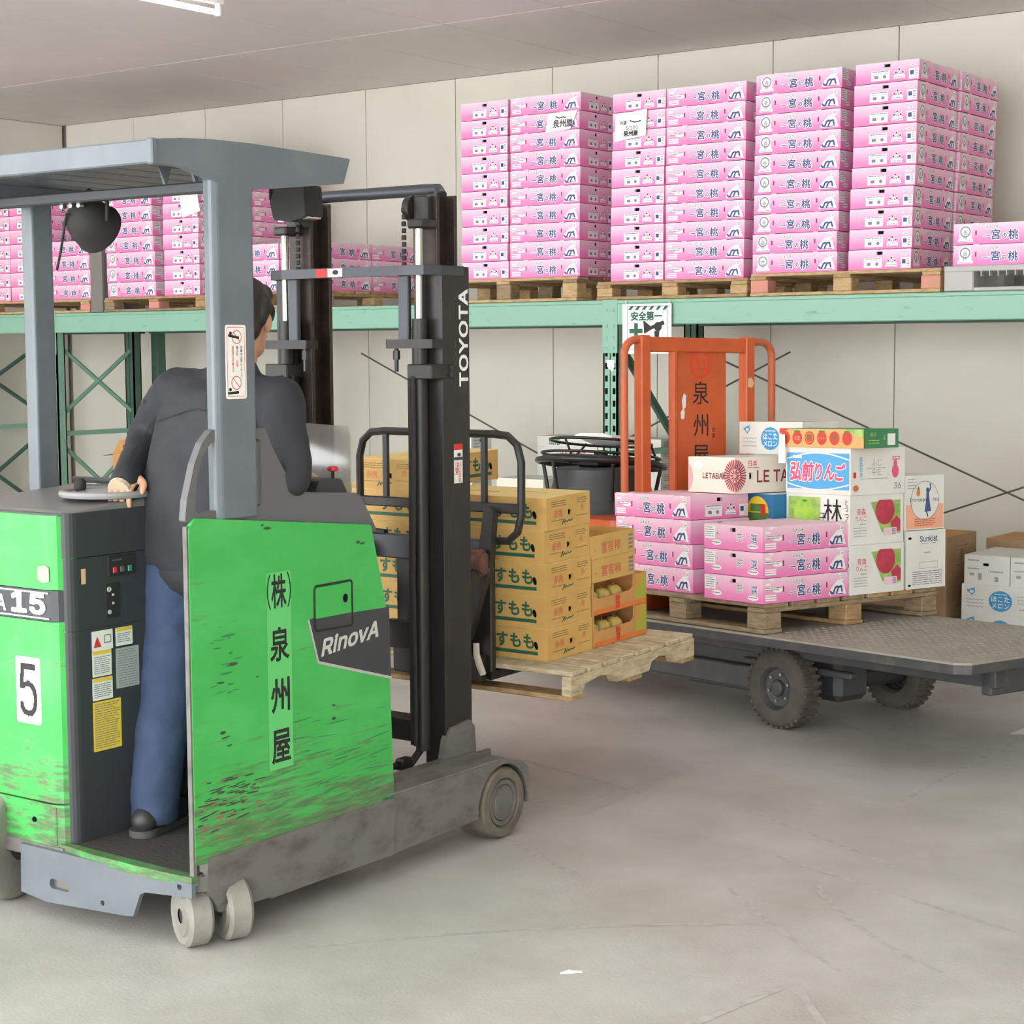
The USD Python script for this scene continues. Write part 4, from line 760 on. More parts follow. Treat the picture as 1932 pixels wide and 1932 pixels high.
mat('kraft_yellow', (212, 172, 100), r=0.65, c2=(202, 160, 90), scale=6, lo=0.4, hi=0.7)
mat('kraft_top', (232, 204, 132), r=0.65)
mat('kraft_orange', (204, 152, 92), r=0.65, c2=(196, 142, 84), scale=5)
mat('kraft_brown', (170, 140, 108), r=0.7, c2=(158, 128, 98), scale=5)
CL, CW, CH = 0.53, 0.29, 0.118
def plum_carton(label, M, group):
    t = thing('plum_carton', label, 'box', M, group); hx, hy = CL / 2, CW / 2
    body = m3.Manifold.cube((CL, CW, CH), True).translate((0, 0, CH / 2))
    body -= m3.Manifold.cube((0.02, 0.03, 0.02), True).translate((hx, 0.012, CH * .46)); body -= m3.Manifold.cube((0.02, 0.03, 0.02), True).translate((-hx, 0.012, CH * .46))
    part(t, 'body', body, 'kraft_yellow')
    for s in (-1, 1): part(t, 'top_flap', B(-hx, hx, s * 0.0025, s * hy, CH, CH + 0.0012), 'kraft_top')
    part(t, 'flap_slot', B(-hx * .6, -hx * .1, -0.03, -0.022, CH + 0.0008, CH + 0.0016), 'ink_plum'), part(t, 'flap_slot', B(hx * .1, hx * .6, 0.022, 0.03, CH + 0.0008, CH + 0.0016), 'kraft_brown')
    for s, o, ex in ((-1, (-hx, -hy, 0), (1, 0, 0)), (1, (hx, hy, 0), (-1, 0, 0))):
        part(t, 'fruit_name', flat(unary_union([ctext(c_, .05, x_, CH * .58, bold=2) for c_, x_ in (('す', .325), ('も', .385), ('も', .445))]), o, ex, (0, 0, 1), .0008), 'ink_green', 'dark green fruit name', kind='stuff')
        part(t, 'green_band', flat(sbox(.03, CH * .17, .485, CH * .28), o, ex, (0, 0, 1), .0008), 'ink_green')
        part(t, 'finger_hole', flat(affinity.rotate(affinity.scale(Point(.478, CH * .47).buffer(.010), .8, 1.5), 15), o, ex, (0, 0, 1), .0012), 'hole_dark')
    for o, ex in (((hx, -hy, 0), (0, 1, 0)), ((-hx, hy, 0), (0, -1, 0))):
        part(t, 'hand_hole', flat(affinity.scale(Point(hy + .012 * ex[1], CH * .46).buffer(.5), .027, .019), o, ex, (0, 0, 1), -.0093), 'hole_dark')
        part(t, 'stamp_red', flat(unary_union([ctext('赤秀', .026, .075, CH * .48, bold=1), ctext('秀', .024, .235, CH * .55)]), o, ex, (0, 0, 1), .0008), 'stamp_red', kind='stuff')
        part(t, 'small_print', flat(unary_union([lines(.03, CH * .86, .10, 3, .008, .0022, 3), lines(.2, CH * .86, .075, 3, .008, .0022, 4), sbox(.03, CH * .26, .125, CH * .275), sbox(.195, CH * .30, .275, CH * .315)]), o, ex, (0, 0, 1), .0008), 'ink_brown', kind='stuff')
        part(t, 'green_script', flat(unary_union([LineString([(.10, .014), (.112, .03), (.116, .018), (.125, .026), (.135, .02), (.146, .027), (.156, .022), (.17, .028)]).buffer(.0022)]), o, ex, (0, 0, 1), .0008), 'ink_green')
    return t
mat('stamp_red', (206, 116, 76), r=0.6); mat('ink_brown', (118, 96, 60), r=0.6)
pc0 = None
def put_carton(label, M, group='plum cartons on the lifted pallet'):
    global pc0
    if pc0 is None: pc0 = plum_carton(label, M, group)
    else: dup(pc0, label, M, group)
ZP = 0.405 + 0.107
for col, x0 in (('right', -0.68), ('left', -1.226)):
    for k in range(5):
        r = random.Random(40 + k + (0 if col == 'right' else 9))
        put_carton('yellow plum carton, %s in the %s column on the lifted pallet' % ((['bottom', 'fourth from top', 'third from top', 'second from top', 'top'][k]), col), LMt(x0 + CL / 2 + r.uniform(-.007, .007), 0.512 + CW / 2 + r.uniform(-.004, .004), ZP + k * (CH + .0018), rotz(r.uniform(-.8, .8))))
put_carton('yellow plum carton lying end-on above the left column, under the backrest bars', LMt(-0.735 - CW / 2 - .01, 0.512 + CL / 2, ZP + 5 * (CH + .0018), rotz(90) @ rotz(180)))
def tray(label, M, L, W, H, cut, mm, group):
    """open cardboard tray: length L along y, depth W along -x; the side at x = 0 carries the print"""
    t = thing('fruit_tray', label, 'box', M, group); w = 0.006
    side = sbox(0, 0, L, H)
    if cut: side = side.difference(Polygon([(L * .02, H + .01), (L * .02, H * .62), (L * .10, H * .50), (L * .70, H * .52), (L * .76, H * .62), (L * .76, H + .01)]))
    part(t, 'front_wall', ext(side, 'yz', -w, 0), mm); part(t, 'back_wall', B(-W, -W + w, 0, L, 0, H), mm)
    part(t, 'end_wall', B(-W + w, -w, 0, w, 0, H), mm); part(t, 'end_wall', B(-W + w, -w, L - w, L, 0, H), mm); part(t, 'bottom', B(-W + w, -w, w, L - w, 0, w), mm)
    if cut:
        part(t, 'printed_corner', flat(sbox(L * .78, H * .1, L * .995, H * .98), (0, 0, 0), (0, 1, 0), (0, 0, 1), .0008), 'tray_lime', 'lime green printed corner'); part(t, 'orange_band', flat(sbox(L * .02, 0.002, L * .995, H * .16), (0, 0, 0), (0, 1, 0), (0, 0, 1), .001), 'tray_orange')
        part(t, 'red_seal', flat(unary_union([ctext('特', .03, L * .45, H * .36, bold=1), ctext('選', .026, L * .45, H * .16, bold=1)]), (0, 0, 0), (0, 1, 0), (0, 0, 1), .0014), 'ink_red', kind='stuff')
    else:
        part(t, 'red_lettering', flat(unary_union([ctext('富有柿', .04, L * .45, H * .45, bold=1), ctext('・', .03, L * .08, H * .4)]), (0, 0, 0), (0, 1, 0), (0, 0, 1), .0008), 'stamp_red', kind='stuff'); part(t, 'grey_lettering', flat(lines(L * .86, H * .8, L * .1, 4, H * .18, H * .1, 3), (0, 0, 0), (0, 1, 0), (0, 0, 1), .0008), 'ink_grey', kind='stuff')
    return t
mat('tray_lime', (168, 172, 62), r=0.6, c2=(206, 150, 70), scale=12, lo=0.45, hi=0.6); mat('tray_orange', (226, 120, 52), r=0.6)
mat('pear', (206, 188, 96), r=0.45, c2=(190, 160, 84), scale=30); mat('fruit_wrap', (214, 200, 186), r=0.6)
z = ZP
for k, nm in ((0, 'lower'), (1, 'upper')):
    tray('orange printed tray with a cut-away side showing fruit, %s of the two' % nm, LMt(-0.148, 0.808, z, rotz(-1.0)), 0.375, 0.19, 0.122, True, 'kraft_orange', 'cut-away fruit trays'); 
    for i in range(3):
        f = thing('pear', 'round yellow-green fruit, %s in the %s cut-away tray' % (['nearest the cartons', 'middle one', 'farthest from the cartons'][i], nm), 'fruit', LMt(-0.205, 0.865 + i * 0.085, z + 0.048), 'fruit in the %s cut-away tray' % nm)
        part(f, 'flesh', lathe([(0, -.038), (.018, -.036), (.034, -.022), (.040, 0), (.034, .022), (.018, .036), (.006, .034), (0, .030)], (0, 0, 0), (0, 0, 1), 18), 'pear', smooth=60); part(f, 'stalk', cyl((0, 0, .03), (.004, 0, .046), .0022, 6), 'wood_0')
    z += 0.1235
for k, nm in ((0, 'lower'), (1, 'upper')):
    tray('kraft tray with red print above the cut-away trays, %s of the two' % nm, LMt(-0.15, 0.806, z, rotz(-0.5)), 0.302, 0.175, 0.088, False, 'kraft_yellow', 'kraft trays'); z += 0.089
# ------------------------------------------------------------------ the operator (same local axes as the truck)
mat('jacket', (46, 47, 52), r=0.8, c2=(38, 39, 44), scale=7, lo=0.4, hi=0.65, detail=5, bump=0.25, bscale=26)
mat('jeans', (58, 72, 102), r=0.85, c2=(46, 58, 86), scale=6, lo=0.4, hi=0.65, detail=5, bump=0.25, bscale=24)
mat('hair', (30, 26, 26), r=0.55, c2=(44, 38, 36), scale=40, stretch=(1, 1, 0.3), bump=0.5, bscale=90, bstretch=(3, 3, 0.5))
mat('skin', (214, 166, 138), r=0.5, c2=(204, 150, 122), scale=9)
mat('shoe_black', (46, 45, 47), r=0.5); mat('shoe_sole', (70, 68, 68), r=0.7); mat('cuff_tan', (190, 172, 146), r=0.8); mat('eye_white', (236, 232, 226), r=0.3)
def ball(p, r, seg=20):
    s = m3.Manifold.sphere(1.0, seg); r = np.broadcast_to(np.asarray(r, float), (3,)); return s.scale(tuple(r)).translate(tuple(map(float, p)))
def bone(*pr): return m3.Manifold.batch_hull([ball(p, r) for p, r in pr])
def blend(bs, edge=0.014, it=10):
    m = m3.Manifold.batch_boolean(bs, m3.OpType.Add).refine_to_length(edge).to_mesh()
    t = trimesh.Trimesh(np.array(m.vert_properties[:, :3], float), np.array(m.tri_verts), process=True)
    trimesh.smoothing.filter_taubin(t, lamb=0.55, nu=-0.56, iterations=it); return t
def wrinkle(t, amp, freq, seed, st=(1, 1, 1)):
    n = t.vertex_normals; k = meshkit.fbm(t.vertices * np.array(st) * freq, 3, seed) - 0.5; t.vertices = t.vertices + n * (k * 2 * amp)[:, None]; return t
op = thing('person', 'operator in dark jacket and jeans standing in the reach truck, seen from behind', 'person', TM)
FZ = 0.222
hipL, hipR = np.array((-0.50, -0.99, 1.0)), np.array((-0.335, -0.97, 1.0))
kneL, kneR = np.array((-0.495, -1.04, 0.62)), np.array((-0.345, -0.93, 0.62))
ankL, ankR = np.array((-0.445, -1.145, 0.30)), np.array((-0.325, -0.99, 0.30))
pel, wai, che, nec = np.array((-0.445, -0.98, 1.03)), np.array((-0.415, -0.975, 1.20)), np.array((-0.345, -0.95, 1.42)), np.array((-0.30, -0.92, 1.59))
shL, shR = np.array((-0.515, -0.955, 1.53)), np.array((-0.105, -0.93, 1.505))
elL, wrL = np.array((-0.735, -0.865, 1.395)), np.array((-0.60, -1.06, 1.285))
elR, wrR = np.array((-0.045, -0.965, 1.285)), np.array((-0.205, -0.775, 1.272))
head = np.array((-0.282, -0.90, 1.742))
HR = rotz(24)
def HD(*o): return head + HR @ np.array(o, float)
# one continuous body under the clothes: head, neck, trunk, limbs, hands
def hand(w, d, side, curl, thumb_dir):
    """palm and five fingers from the wrist w; d points along the hand"""
    d = np.array(d, float); d /= np.linalg.norm(d); s = np.array(side, float); s -= d * np.dot(s, d); s /= np.linalg.norm(s); nrm = np.cross(s, d); nrm = nrm if nrm[2] < 0 else -nrm
    out = [bone((w, .026), (w + d * .03, (.024)), ), bone((w + d * .035 + s * .024, .014), (w + d * .035 - s * .024, .014), (w + d * .085 + s * .032, .012), (w + d * .085 - s * .030, .012))]
    for k, (o, L) in enumerate(((-.030, .060), (-.010, .074), (.011, .080), (.032, .072))):
        p = w + d * .085 + s * o; q = p + d * L * .38 + nrm * L * .12 * curl; r_ = q + d * L * .25 * (1 - .3 * curl) + nrm * L * .34 * curl; e = r_ + nrm * L * .3 * curl + d * L * .12
        out += [bone((p, .0098), (q, .0092)), bone((q, .0092), (r_, .0085)), bone((r_, .0085), (e, .0075))]
    t0 = w + d * .035 + s * .032 * thumb_dir; t1 = t0 + s * .03 * thumb_dir + d * .022 + nrm * .008; t2 = t1 + d * .03 + nrm * .012
    return out + [bone((t0, .014), (t1, .0115)), bone((t1, .0115), (t2, .0095))]
hd_ = [ball(HD(0, 0.0, 0.02), (.076, .094, .098), 28), bone((HD(0, .03, -.03), (.058)), (HD(.012, .06, -.085), .034)), ball(HD(.014, .10, -.012), (.010, .014, .012)), bone((HD(.013, .095, .02), .008), (HD(.016, .112, -.018), .010)), bone((HD(-.018, .086, -.05), .007), (HD(.04, .086, -.05), .007))]
for sx_ in (-1, 1): hd_ += [ball(HD(.078 * sx_, -.004, -.008), (.009, .020, .030)), ball(HD(.075 * sx_, .004, -.03), (.010, .012, .014))]
body = blend(hd_ + [bone((nec + (0, 0, -.03), .058), (HD(0, -.01, -.06), .052)), bone((nec, .055), (che, (.08))), bone((shL, .045), (nec + (0, 0, -.07), .05), (shR, .045)), bone((che, .085), (wai, .08)), bone((wai, .08), (pel, .085)),
    bone((hipL, .075), (kneL, .05)), bone((kneL, .05), (ankL, .036)), bone((hipR, .075), (kneR, .05)), bone((kneR, .05), (ankR, .036)), bone((ankL, .034), (ankL + (0, 0, -.05), .03), (ankL + (-.02, .10, -.05), .026)), bone((ankR, .034), (ankR + (0, 0, -.05), .03), (ankR + (0, .10, -.05), .026)),
    bone((shL, .045), (elL, .037)), bone((elL, .037), (wrL, .026)), bone((shR, .045), (elR, .037)), bone((elR, .037), (wrR, .026))]
    + hand(wrL, (0.28, -0.7, -0.42), (1, 0.3, 0), 0.9, 1) + hand(wrR, (-.4, 1, -.1), (1, 0, 0), 1.0, -1), 0.009, 6)
part(op, 'body', body, 'skin', smooth=True)
for sx_ in (-1, 1): part(op, 'eye', lathe([(0, -.011), (.008, -.006), (.011, 0), (.008, .006), (0, .011)], HD(.032 * sx_ + .008, .078, .012), HR @ np.array((0, 1, 0)), 12), 'eye_white', smooth=True)
hair = blend([ball(HD(-.004, -.022, .042), (.092, .100, .092), 28), bone((HD(-.035, -.060, -.03), .046), (HD(.03, -.062, -.03), .046), (HD(0, -.05, .05), .07)), bone((HD(-.045, .04, .07), .036), (HD(.045, .04, .07), .036)), bone((HD(.074, .03, .03), .018), (HD(.07, .035, -.005), .012)), bone((HD(-.074, .03, .03), .018), (HD(-.07, .035, -.005), .012)),
    bone((HD(.070, -.03, .045), .03), (HD(.066, -.045, .0), .026)), bone((HD(-.070, -.03, .045), .03), (HD(-.066, -.045, .0), .026))], 0.010, 5)
part(op, 'hair', wrinkle(hair, 0.004, 60, 3, (1, 1, .35)), 'hair', 'short black hair', smooth=True)
jk = blend([bone((nec + (-.05, -.01, -.035), .058), (nec + (.05, -.01, -.035), .058), (che + (-.09, 0, .03), .105), (che + (.09, 0, .03), .105)), bone((shL, .068), (che + (0, 0, .05), .11), (shR, .068)),
    bone((che + (-.11, 0, 0), .112), (che + (.11, 0, 0), .112), (wai + (-.085, 0, 0), .108), (wai + (.09, 0, 0), .108)), bone((wai + (-.085, 0, 0), .108), (wai + (.09, 0, 0), .108), (pel + (-.075, 0, .03), .112), (pel + (.08, 0, .03), .112)), bone((pel + (-.075, 0, .03), .112), (pel + (.08, 0, .03), .112), (pel + (-.07, 0, .0), .108), (pel + (.08, 0, .0), .108)),
    bone((nec + (-.03, 0, -.01), .05), (nec + (.03, 0, -.01), .05), (nec + (0, .01, .015), .056)),
    bone((shL, .072), (elL, .062)), bone((elL, .062), (elL * .35 + wrL * .65, .054)), bone((elL * .4 + wrL * .6, .054), (wrL + (.022, -.052, -.030), .047)),
    bone((shR, .072), (elR, .064)), bone((elR, .064), (elR * .3 + wrR * .7, .052)), bone((elR * .4 + wrR * .6, .052), (wrR, .045))], 0.013, 8)
part(op, 'jacket', wrinkle(wrinkle(jk, 0.007, 7, 5, (1, 1, 1.6)), 0.003, 22, 6, (1, 1, 1.4)), 'jacket', 'dark charcoal work jacket', smooth=True)
# back yoke seam, collar, sleeve buttons laid on the jacket
from trimesh.proximity import closest_point
def laid(pts, off=0.003):
    q, _, ti = closest_point(jk, np.array(pts, float)); q = q + jk.face_normals[ti] * off
    for _ in range(6 if len(q) > 4 else 0): q[1:-1] = (q[:-2] + q[1:-1] * 2 + q[2:]) / 4
    return q
part(op, 'yoke_seam', tube(laid([(-0.53 + .43 * t, -1.12, 1.475 - .02 * abs(t - .5) + 0.02 * t) for t in np.linspace(0, 1, 24)], .0025), 0.0028, 6), 'jacket')
part(op, 'collar', blend([bone((nec + (-.055, -.02, .0), .02), (nec + (-.03, -.05, .012), .018)), bone((nec + (-.03, -.05, .012), .018), (nec + (.03, -.05, .012), .018)), bone((nec + (.03, -.05, .012), .018), (nec + (.055, -.02, .0), .02))], .008, 4), 'jacket', smooth=True)
for f_ in (0.15, 0.45): part(op, 'sleeve_button', lathe([(0, -.002), (.008, -.002), (.008, .002), (0, .003)], laid([(elL * (1 - f_) + wrL * f_ + np.array((-.08, -.02, 0)))], .003)[0], (-1, -.3, 0), 12), 'hole_dark')
part(op, 'sleeve_tab', ext(rpoly([(-.02, -.012), (.02, -.012), (.02, .012), (-.02, .012)], .005), 'yz', 0, .004).apply_translation(laid([elL + (-.09, 0, .0)], .001)[0]), 'jacket')
part(op, 'sleeve_logo', flat(Polygon([(0, 0), (.016, .006), (.03, 0), (.028, .006), (.014, .012), (0, .008)]), laid([shL * .7 + elL * .3 + np.array((-.06, -.08, 0))], .006)[0], (.75, -.65, 0), (0, 0, 1)), 'label_white', 'small white sleeve mark')
part(op, 'cuff', tube([wrL + (.030, -.074, -.044), wrL + (.034, -.086, -.051)], [.038, .036], 16), 'cuff_tan', 'pale cuff lining')
tr = blend([bone((pel + (-.07, 0, .03), .098), (pel + (.07, 0, .03), .098), (hipL, .092), (hipR, .092)), bone((hipL, .094), (kneL, .083)), bone((kneL, .083), (ankL + (0, 0, .03), .072)), bone((ankL + (0, 0, .03), .072), (ankL + (0, 0, -.02), .074)), bone((hipR, .094), (kneR, .080)), bone((kneR, .080), (ankR + (0, 0, .03), .068)), bone((ankR + (0, 0, .03), .068), (ankR + (0, 0, -.02), .072))], 0.013, 8)
tr.vertices[:, 2] = np.maximum(tr.vertices[:, 2], FZ + .028)
part(op, 'jeans', wrinkle(wrinkle(tr, 0.008, 9, 8, (1, 1, 1.5)), 0.003, 26, 9, (1, 1, 1.5)), 'jeans', 'blue jeans', smooth=True)
part(op, 'shirt_hem', wrinkle(blend([bone((pel + (-.07, 0, -.035), .103), (pel + (.08, 0, -.035), .103), (pel + (-.07, 0, .0), .098), (pel + (.08, 0, .0), .098))], .012, 4), .006, 20, 4), 'jacket', smooth=True)
for a_, dr in ((ankL, (-.25, 1, 0)), (ankR, (.02, 1, 0))):
    dr = np.array(dr) / np.linalg.norm(dr); f0 = np.array((a_[0], a_[1], FZ))
    up = blend([bone((f0 - dr * .055 + (0, 0, .044), .042), (f0 + dr * .06 + (0, 0, .040), .042)), bone((f0 + dr * .06 + (0, 0, .038), .042), (f0 + dr * .165 + (0, 0, .034), .034)), bone((f0 - dr * .03 + (0, 0, .05), .038), (f0 + (0, 0, .085), .042)), bone((f0 + (0, 0, .085), .042), (f0 + dr * .07 + (0, 0, .05), .036))], .009, 5)
    up.vertices[:, 2] = np.maximum(up.vertices[:, 2], FZ + .016)
    s_ = part(op, 'shoe', up, 'shoe_black', 'black leather shoe', smooth=True)
    sole = LineString([(f0 - dr * .057)[:2], (f0 + dr * .17)[:2]]).buffer(.045, quad_segs=8)
    part(s_, 'sole', ext(sole, 'xy', FZ, FZ + .020), 'shoe_sole')
# ------------------------------------------------------------------ three-wheeled platform truck (local: x to its rear, y across the deck away from us, z up from the deck)
KR = np.array([[0.95608, 0.29218, -0.02039], [-0.29169, 0.95624, 0.02281], [0.02616, -0.01586, 0.99953]])
KM = mat4(KR, (-3.5481, 6.5537, 0.4467))
mat('deck_steel', (156, 149, 138), r=0.55, c2=(140, 133, 122), scale=4, lo=0.4, hi=0.7, detail=5, bump=0.15, bscale=140)
mat('frame_dark', (66, 67, 70), r=0.55, c2=(86, 82, 78), scale=8, lo=0.5, hi=0.72, detail=6)
mat('truck_orange', (206, 94, 42), r=0.42, c2=(192, 84, 40), scale=5, lo=0.4, hi=0.7)
mat('orange_worn', (198, 98, 58), r=0.5, c2=(168, 110, 76), scale=12, stretch=(1, 1, .4), lo=0.5, hi=0.75, detail=6)
mat('drum_black', (58, 60, 62), r=0.5, bump=0.05, bscale=200); mat('ring_black', (34, 35, 35), r=0.3)
mat('mark_red', (226, 66, 30), r=0.5)
kt = thing('platform_truck', 'three-wheeled flatbed platform truck with orange backboard and round steering ring', 'truck', KM)
dk = Polygon([(-1.02, -0.015), (1.015, -0.015), (1.065, 0.03), (1.065, 1.04), (1.02, 1.07), (-1.02, 1.07)])
part(kt, 'deck_plate', ext(dk, 'xy', -0.010, -0.001), 'deck_steel', 'worn steel chequer-plate deck')
tread = []
for i in range(44):
    for j in range(24):
        x, y = -0.02 + i * 0.0245, 0.03 + j * 0.0435 + (0.02 if i % 2 else 0); a = pi / 4 if i % 2 else -pi / 4
        if y < 1.02: tread.append(xf(B(-.009, .009, -.0022, .0022, -.0012, .0004), rotz(math.degrees(a)), (x, y, 0)))
part(kt, 'tread_pattern', cat(tread), 'deck_steel', kind='stuff')
part(kt, 'deck_frame', ext(dk.difference(dk.buffer(-0.05)), 'xy', -0.045, -0.010), 'frame_dark', 'dark steel frame around the deck')
for y in (0.25, 0.78): part(kt, 'chassis_beam', B(-1.0, 1.0, y, y + 0.06, -0.13, -0.045, 0.004), 'frame_dark')
for y in (0.27, 0.74): part(kt, 'lower_beam', B(-1.9, -0.2, y, y + 0.05, -0.30, -0.20, 0.006), 'frame_dark')
part(kt, 'battery_box', B(-0.85, -0.35, 0.34, 0.72, -0.33, -0.06, 0.01), 'frame_dark'); part(kt, 'rear_bar', B(0.93, 0.98, 0.25, 0.84, -0.16, -0.045, 0.006), 'frame_dark')
part(kt, 'axle', cyl((-0.13, 0.30, -0.262), (-0.13, 0.98, -0.262), 0.05, 14), 'frame_dark'); part(kt, 'axle_housing', B(-0.24, 0.0, 0.45, 0.66, -0.34, -0.10, 0.03), 'frame_dark')
for y in (0.33, 0.93): part(kt, 'leaf_spring', B(-0.45, 0.2, y - 0.02, y + 0.02, -0.20, -0.17, 0.006), 'frame_dark')
def road_wheel(y0, y1, out):
    c = (-0.13, 0, -0.262); R_ = 0.177
    prof = [(0.085, y0 + .03), (0.092, y0 + .012), (0.098, y0 + .004), (0.135, y0 - .002), (0.160, y0 + .008), (0.172, y0 + .022), (R_ - .002, y0 + .04), (R_ - .002, y1 - .04), (0.172, y1 - .022), (0.160, y1 - .008), (0.135, y1 + .002), (0.098, y1 - .004), (0.085, y1 - .03)]
    w = part(kt, 'wheel', lathe(prof, c, (0, 1, 0), 48), 'tyre_dark', 'treaded rubber tyre', smooth=35)
    lug = []
    for k in range(34):
        for sd, yy in ((0, y0 + .012), (1, y1 - .012)):
            a = 2 * pi * (k + .5 * sd) / 34; b_ = B(-.0085, .0085, -.045, .0, -.008, .006, .002) if sd else B(-.0085, .0085, 0, .045, -.008, .006, .002)
            m = xf(b_, rotax((0, 0, 1), 0), (0, 0, R_ - .003)); m.apply_translation((0, yy, 0)); m.apply_transform(mat4(rotax((0, 1, 0), math.degrees(a)))); m.apply_translation(c); lug.append(m)
    part(w, 'tread_lug', cat(lug), 'tyre_dark', kind='stuff')
    o, s = (y0, 1) if out < 0 else (y1, -1)
    part(w, 'rim', lathe([(0.100, o + s * .004), (0.094, o + s * .002), (0.086, o + s * .014), (0.080, o + s * .03), (0.05, o + s * .036), (0.036, o + s * .03), (0.034, o + s * .012), (0.026, o + s * .006), (0, o + s * .005)], c, (0, 1, 0), 36), 'frame_dark', smooth=30)
    for k in range(6):
        a = 2 * pi * k / 6 + .3; q = np.array(c) + (.060 * math.cos(a), 0, .060 * math.sin(a)); q[1] = o + s * .036
        part(w, 'wheel_nut', cyl(q, q - np.array((0, s * .014, 0)), .007, 6), 'chrome')
mat('tyre_dark', (84, 80, 72), r=0.85, c2=(70, 66, 60), scale=14, lo=0.4, hi=0.7)
road_wheel(0.19, 0.31, -1); road_wheel(0.93, 1.05, 1)
part(kt, 'front_wheel', lathe([(0, .48), (.16, .48), (.175, .50), (.175, .56), (.16, .58), (0, .58)], (-1.726, 0, -0.275), (0, 1, 0), 30), 'tyre_dark', smooth=35)
# backboard frame
XB = -1.0
def pipe_path(y):
    return y
part(kt, 'bow_pipe', tube([(XB, 0.082, 0.0), (XB, 0.082, 1.20)] + [(XB, 0.152 - 0.07 * math.cos(math.radians(a)), 1.20 + 0.07 * math.sin(math.radians(a))) for a in range(15, 91, 15)] + [(XB, 0.20, 1.27)], 0.0185, 10), 'orange_worn', 'scuffed orange tube on the near side', smooth=50)
part(kt, 'bow_pipe', tube([(XB, 1.035, 0.0), (XB, 1.035, 1.20)] + [(XB, 0.965 + 0.07 * math.cos(math.radians(a)), 1.20 + 0.07 * math.sin(math.radians(a))) for a in range(15, 91, 15)] + [(XB, 0.87, 1.27)], 0.0185, 10), 'orange_worn', smooth=50)
part(kt, 'frame_post', B(XB - .03, XB + .03, 0.163, 0.223, 0.0, 1.292, .006), 'truck_orange'); part(kt, 'frame_post', B(XB - .03, XB + .03, 0.835, 0.895, 0.0, 1.292, .006), 'truck_orange')
part(kt, 'top_rail', B(XB - .022, XB + .022, 0.22, 0.838, 1.215, 1.285, .005), 'truck_orange')
bd = part(kt, 'backboard', cat(B(XB - .012, XB + .006, 0.405, 0.72, 0.0, 1.225), cyl((XB, 0.385, 0.0), (XB, 0.385, 1.225), 0.022, 10)), 'truck_orange', 'orange backboard lettered in black', smooth=30)
BO, BX = (XB + .0065, 0, 0), (0, 1, 0); bk = []
for ch, z in (('泉', 1.022), ('州', 0.868), ('屋', 0.722)):
    g = ctext(ch, .10, .555, z, bold=0); bk.append(affinity.scale(g, .95, 1.0))
bk.append(ctext('公会', .018, .645, .835)) if False else bk.append(unary_union([ctext('合', .022, .638, .845), ctext('金', .022, .638, .818)]))
part(bd, 'black_lettering', flat(unary_union(bk), BO, BX, SZ, .0008), 'ink_dark', kind='stuff')
ring = affinity.scale(Point(.555, 1.158).buffer(.066, quad_segs=12), 1.03, 1.05); g = unary_union([ring.difference(ring.buffer(-.013)), ctext('31', .055, .555, 1.158, font='sans', bold=1)])
part(bd, 'red_number', flat(g, BO, BX, SZ, .0008), 'mark_red', 'red number 31 in a ring', kind='stuff')
part(bd, 'torn_sticker', flat(Polygon([(.427, .90), (.447, .895), (.452, .93), (.447, .945), (.458, .955), (.462, 1.01), (.445, 1.02), (.432, .985), (.438, .945), (.425, .93)]), BO, BX, SZ, .001), 'label_white', 'torn white sticker')
part(kt, 'paint_chip', flat(Polygon([(.842, 1.09), (.868, 1.095), (.885, 1.07), (.872, 1.045), (.842, 1.05)]), (XB + .031, 0, 0), BX, SZ, .0005), 'tape_tan', 'bare patch on the far post'); 
# drum, rings and orange nose
DC = np.array((-1.726, 0.535, 0))
part(kt, 'nose_body', ext(rpoly([(-2.05, 0.14), (-2.05, 0.93), (-1.06, 0.96), (-1.06, 0.11)], 0.12, 6), 'xy', -0.22, 0.42), 'truck_orange', 'orange nose under the drum')
part(kt, 'drum', lathe([(0, .41), (.285, .41), (.285, .47), (.275, .485), (.24, .60), (.236, .64), (.225, .65), (0, .65)], DC, (0, 0, 1), 40), 'drum_black', 'black steering drum', smooth=30)
tilt = rotax((1, 0, 0), -6.5) @ rotax((0, 1, 0), -2)
def hoop(r, z, tr_, n=56): return xf(tube([(r * math.cos(a), r * math.sin(a), 0) for a in np.linspace(0, 2 * pi, n, endpoint=False)], tr_, 8, True), tilt, DC + (0, 0, z))
part(kt, 'steering_ring', hoop(.325, .665, .016), 'ring_black', 'thick black steering ring', smooth=50)
for r_, z, t_ in ((.305, .705, .007), (.30, .685, .006), (.262, .775, .007)): part(kt, 'guard_ring', hoop(r_, z, t_), 'ring_black', smooth=50)
for k in range(6):
    a = 2 * pi * k / 6 + .55; part(kt, 'ring_strut', tube([DC + (.285 * math.cos(a), .285 * math.sin(a), .49), DC + (.318 * math.cos(a), .318 * math.sin(a), .655 - .036 * math.sin(a))], .010, 8), 'ring_black')
    if k % 2 == 0: part(kt, 'ring_strut', tube([DC + (.305 * math.cos(a + .4), .305 * math.sin(a + .4), .66 - .034 * math.sin(a + .4)), DC + (.262 * math.cos(a + .1), .262 * math.sin(a + .1), .775 - .03 * math.sin(a + .1))], .006, 8), 'ring_black')
part(kt, 'control_head', cat(B(DC[0] - .08, DC[0] + .08, DC[1] - .1, DC[1] + .1, .648, .70, .015), B(DC[0] - .03, DC[0] + .03, DC[1] - .03, DC[1] + .03, .69, .735, .01)), 'ring_black')
wp = thing('paper_roll', 'crumpled white sheet lying over the top ring of the platform truck', 'paper', KM @ mat4(None, DC + (0, 0, .782)))
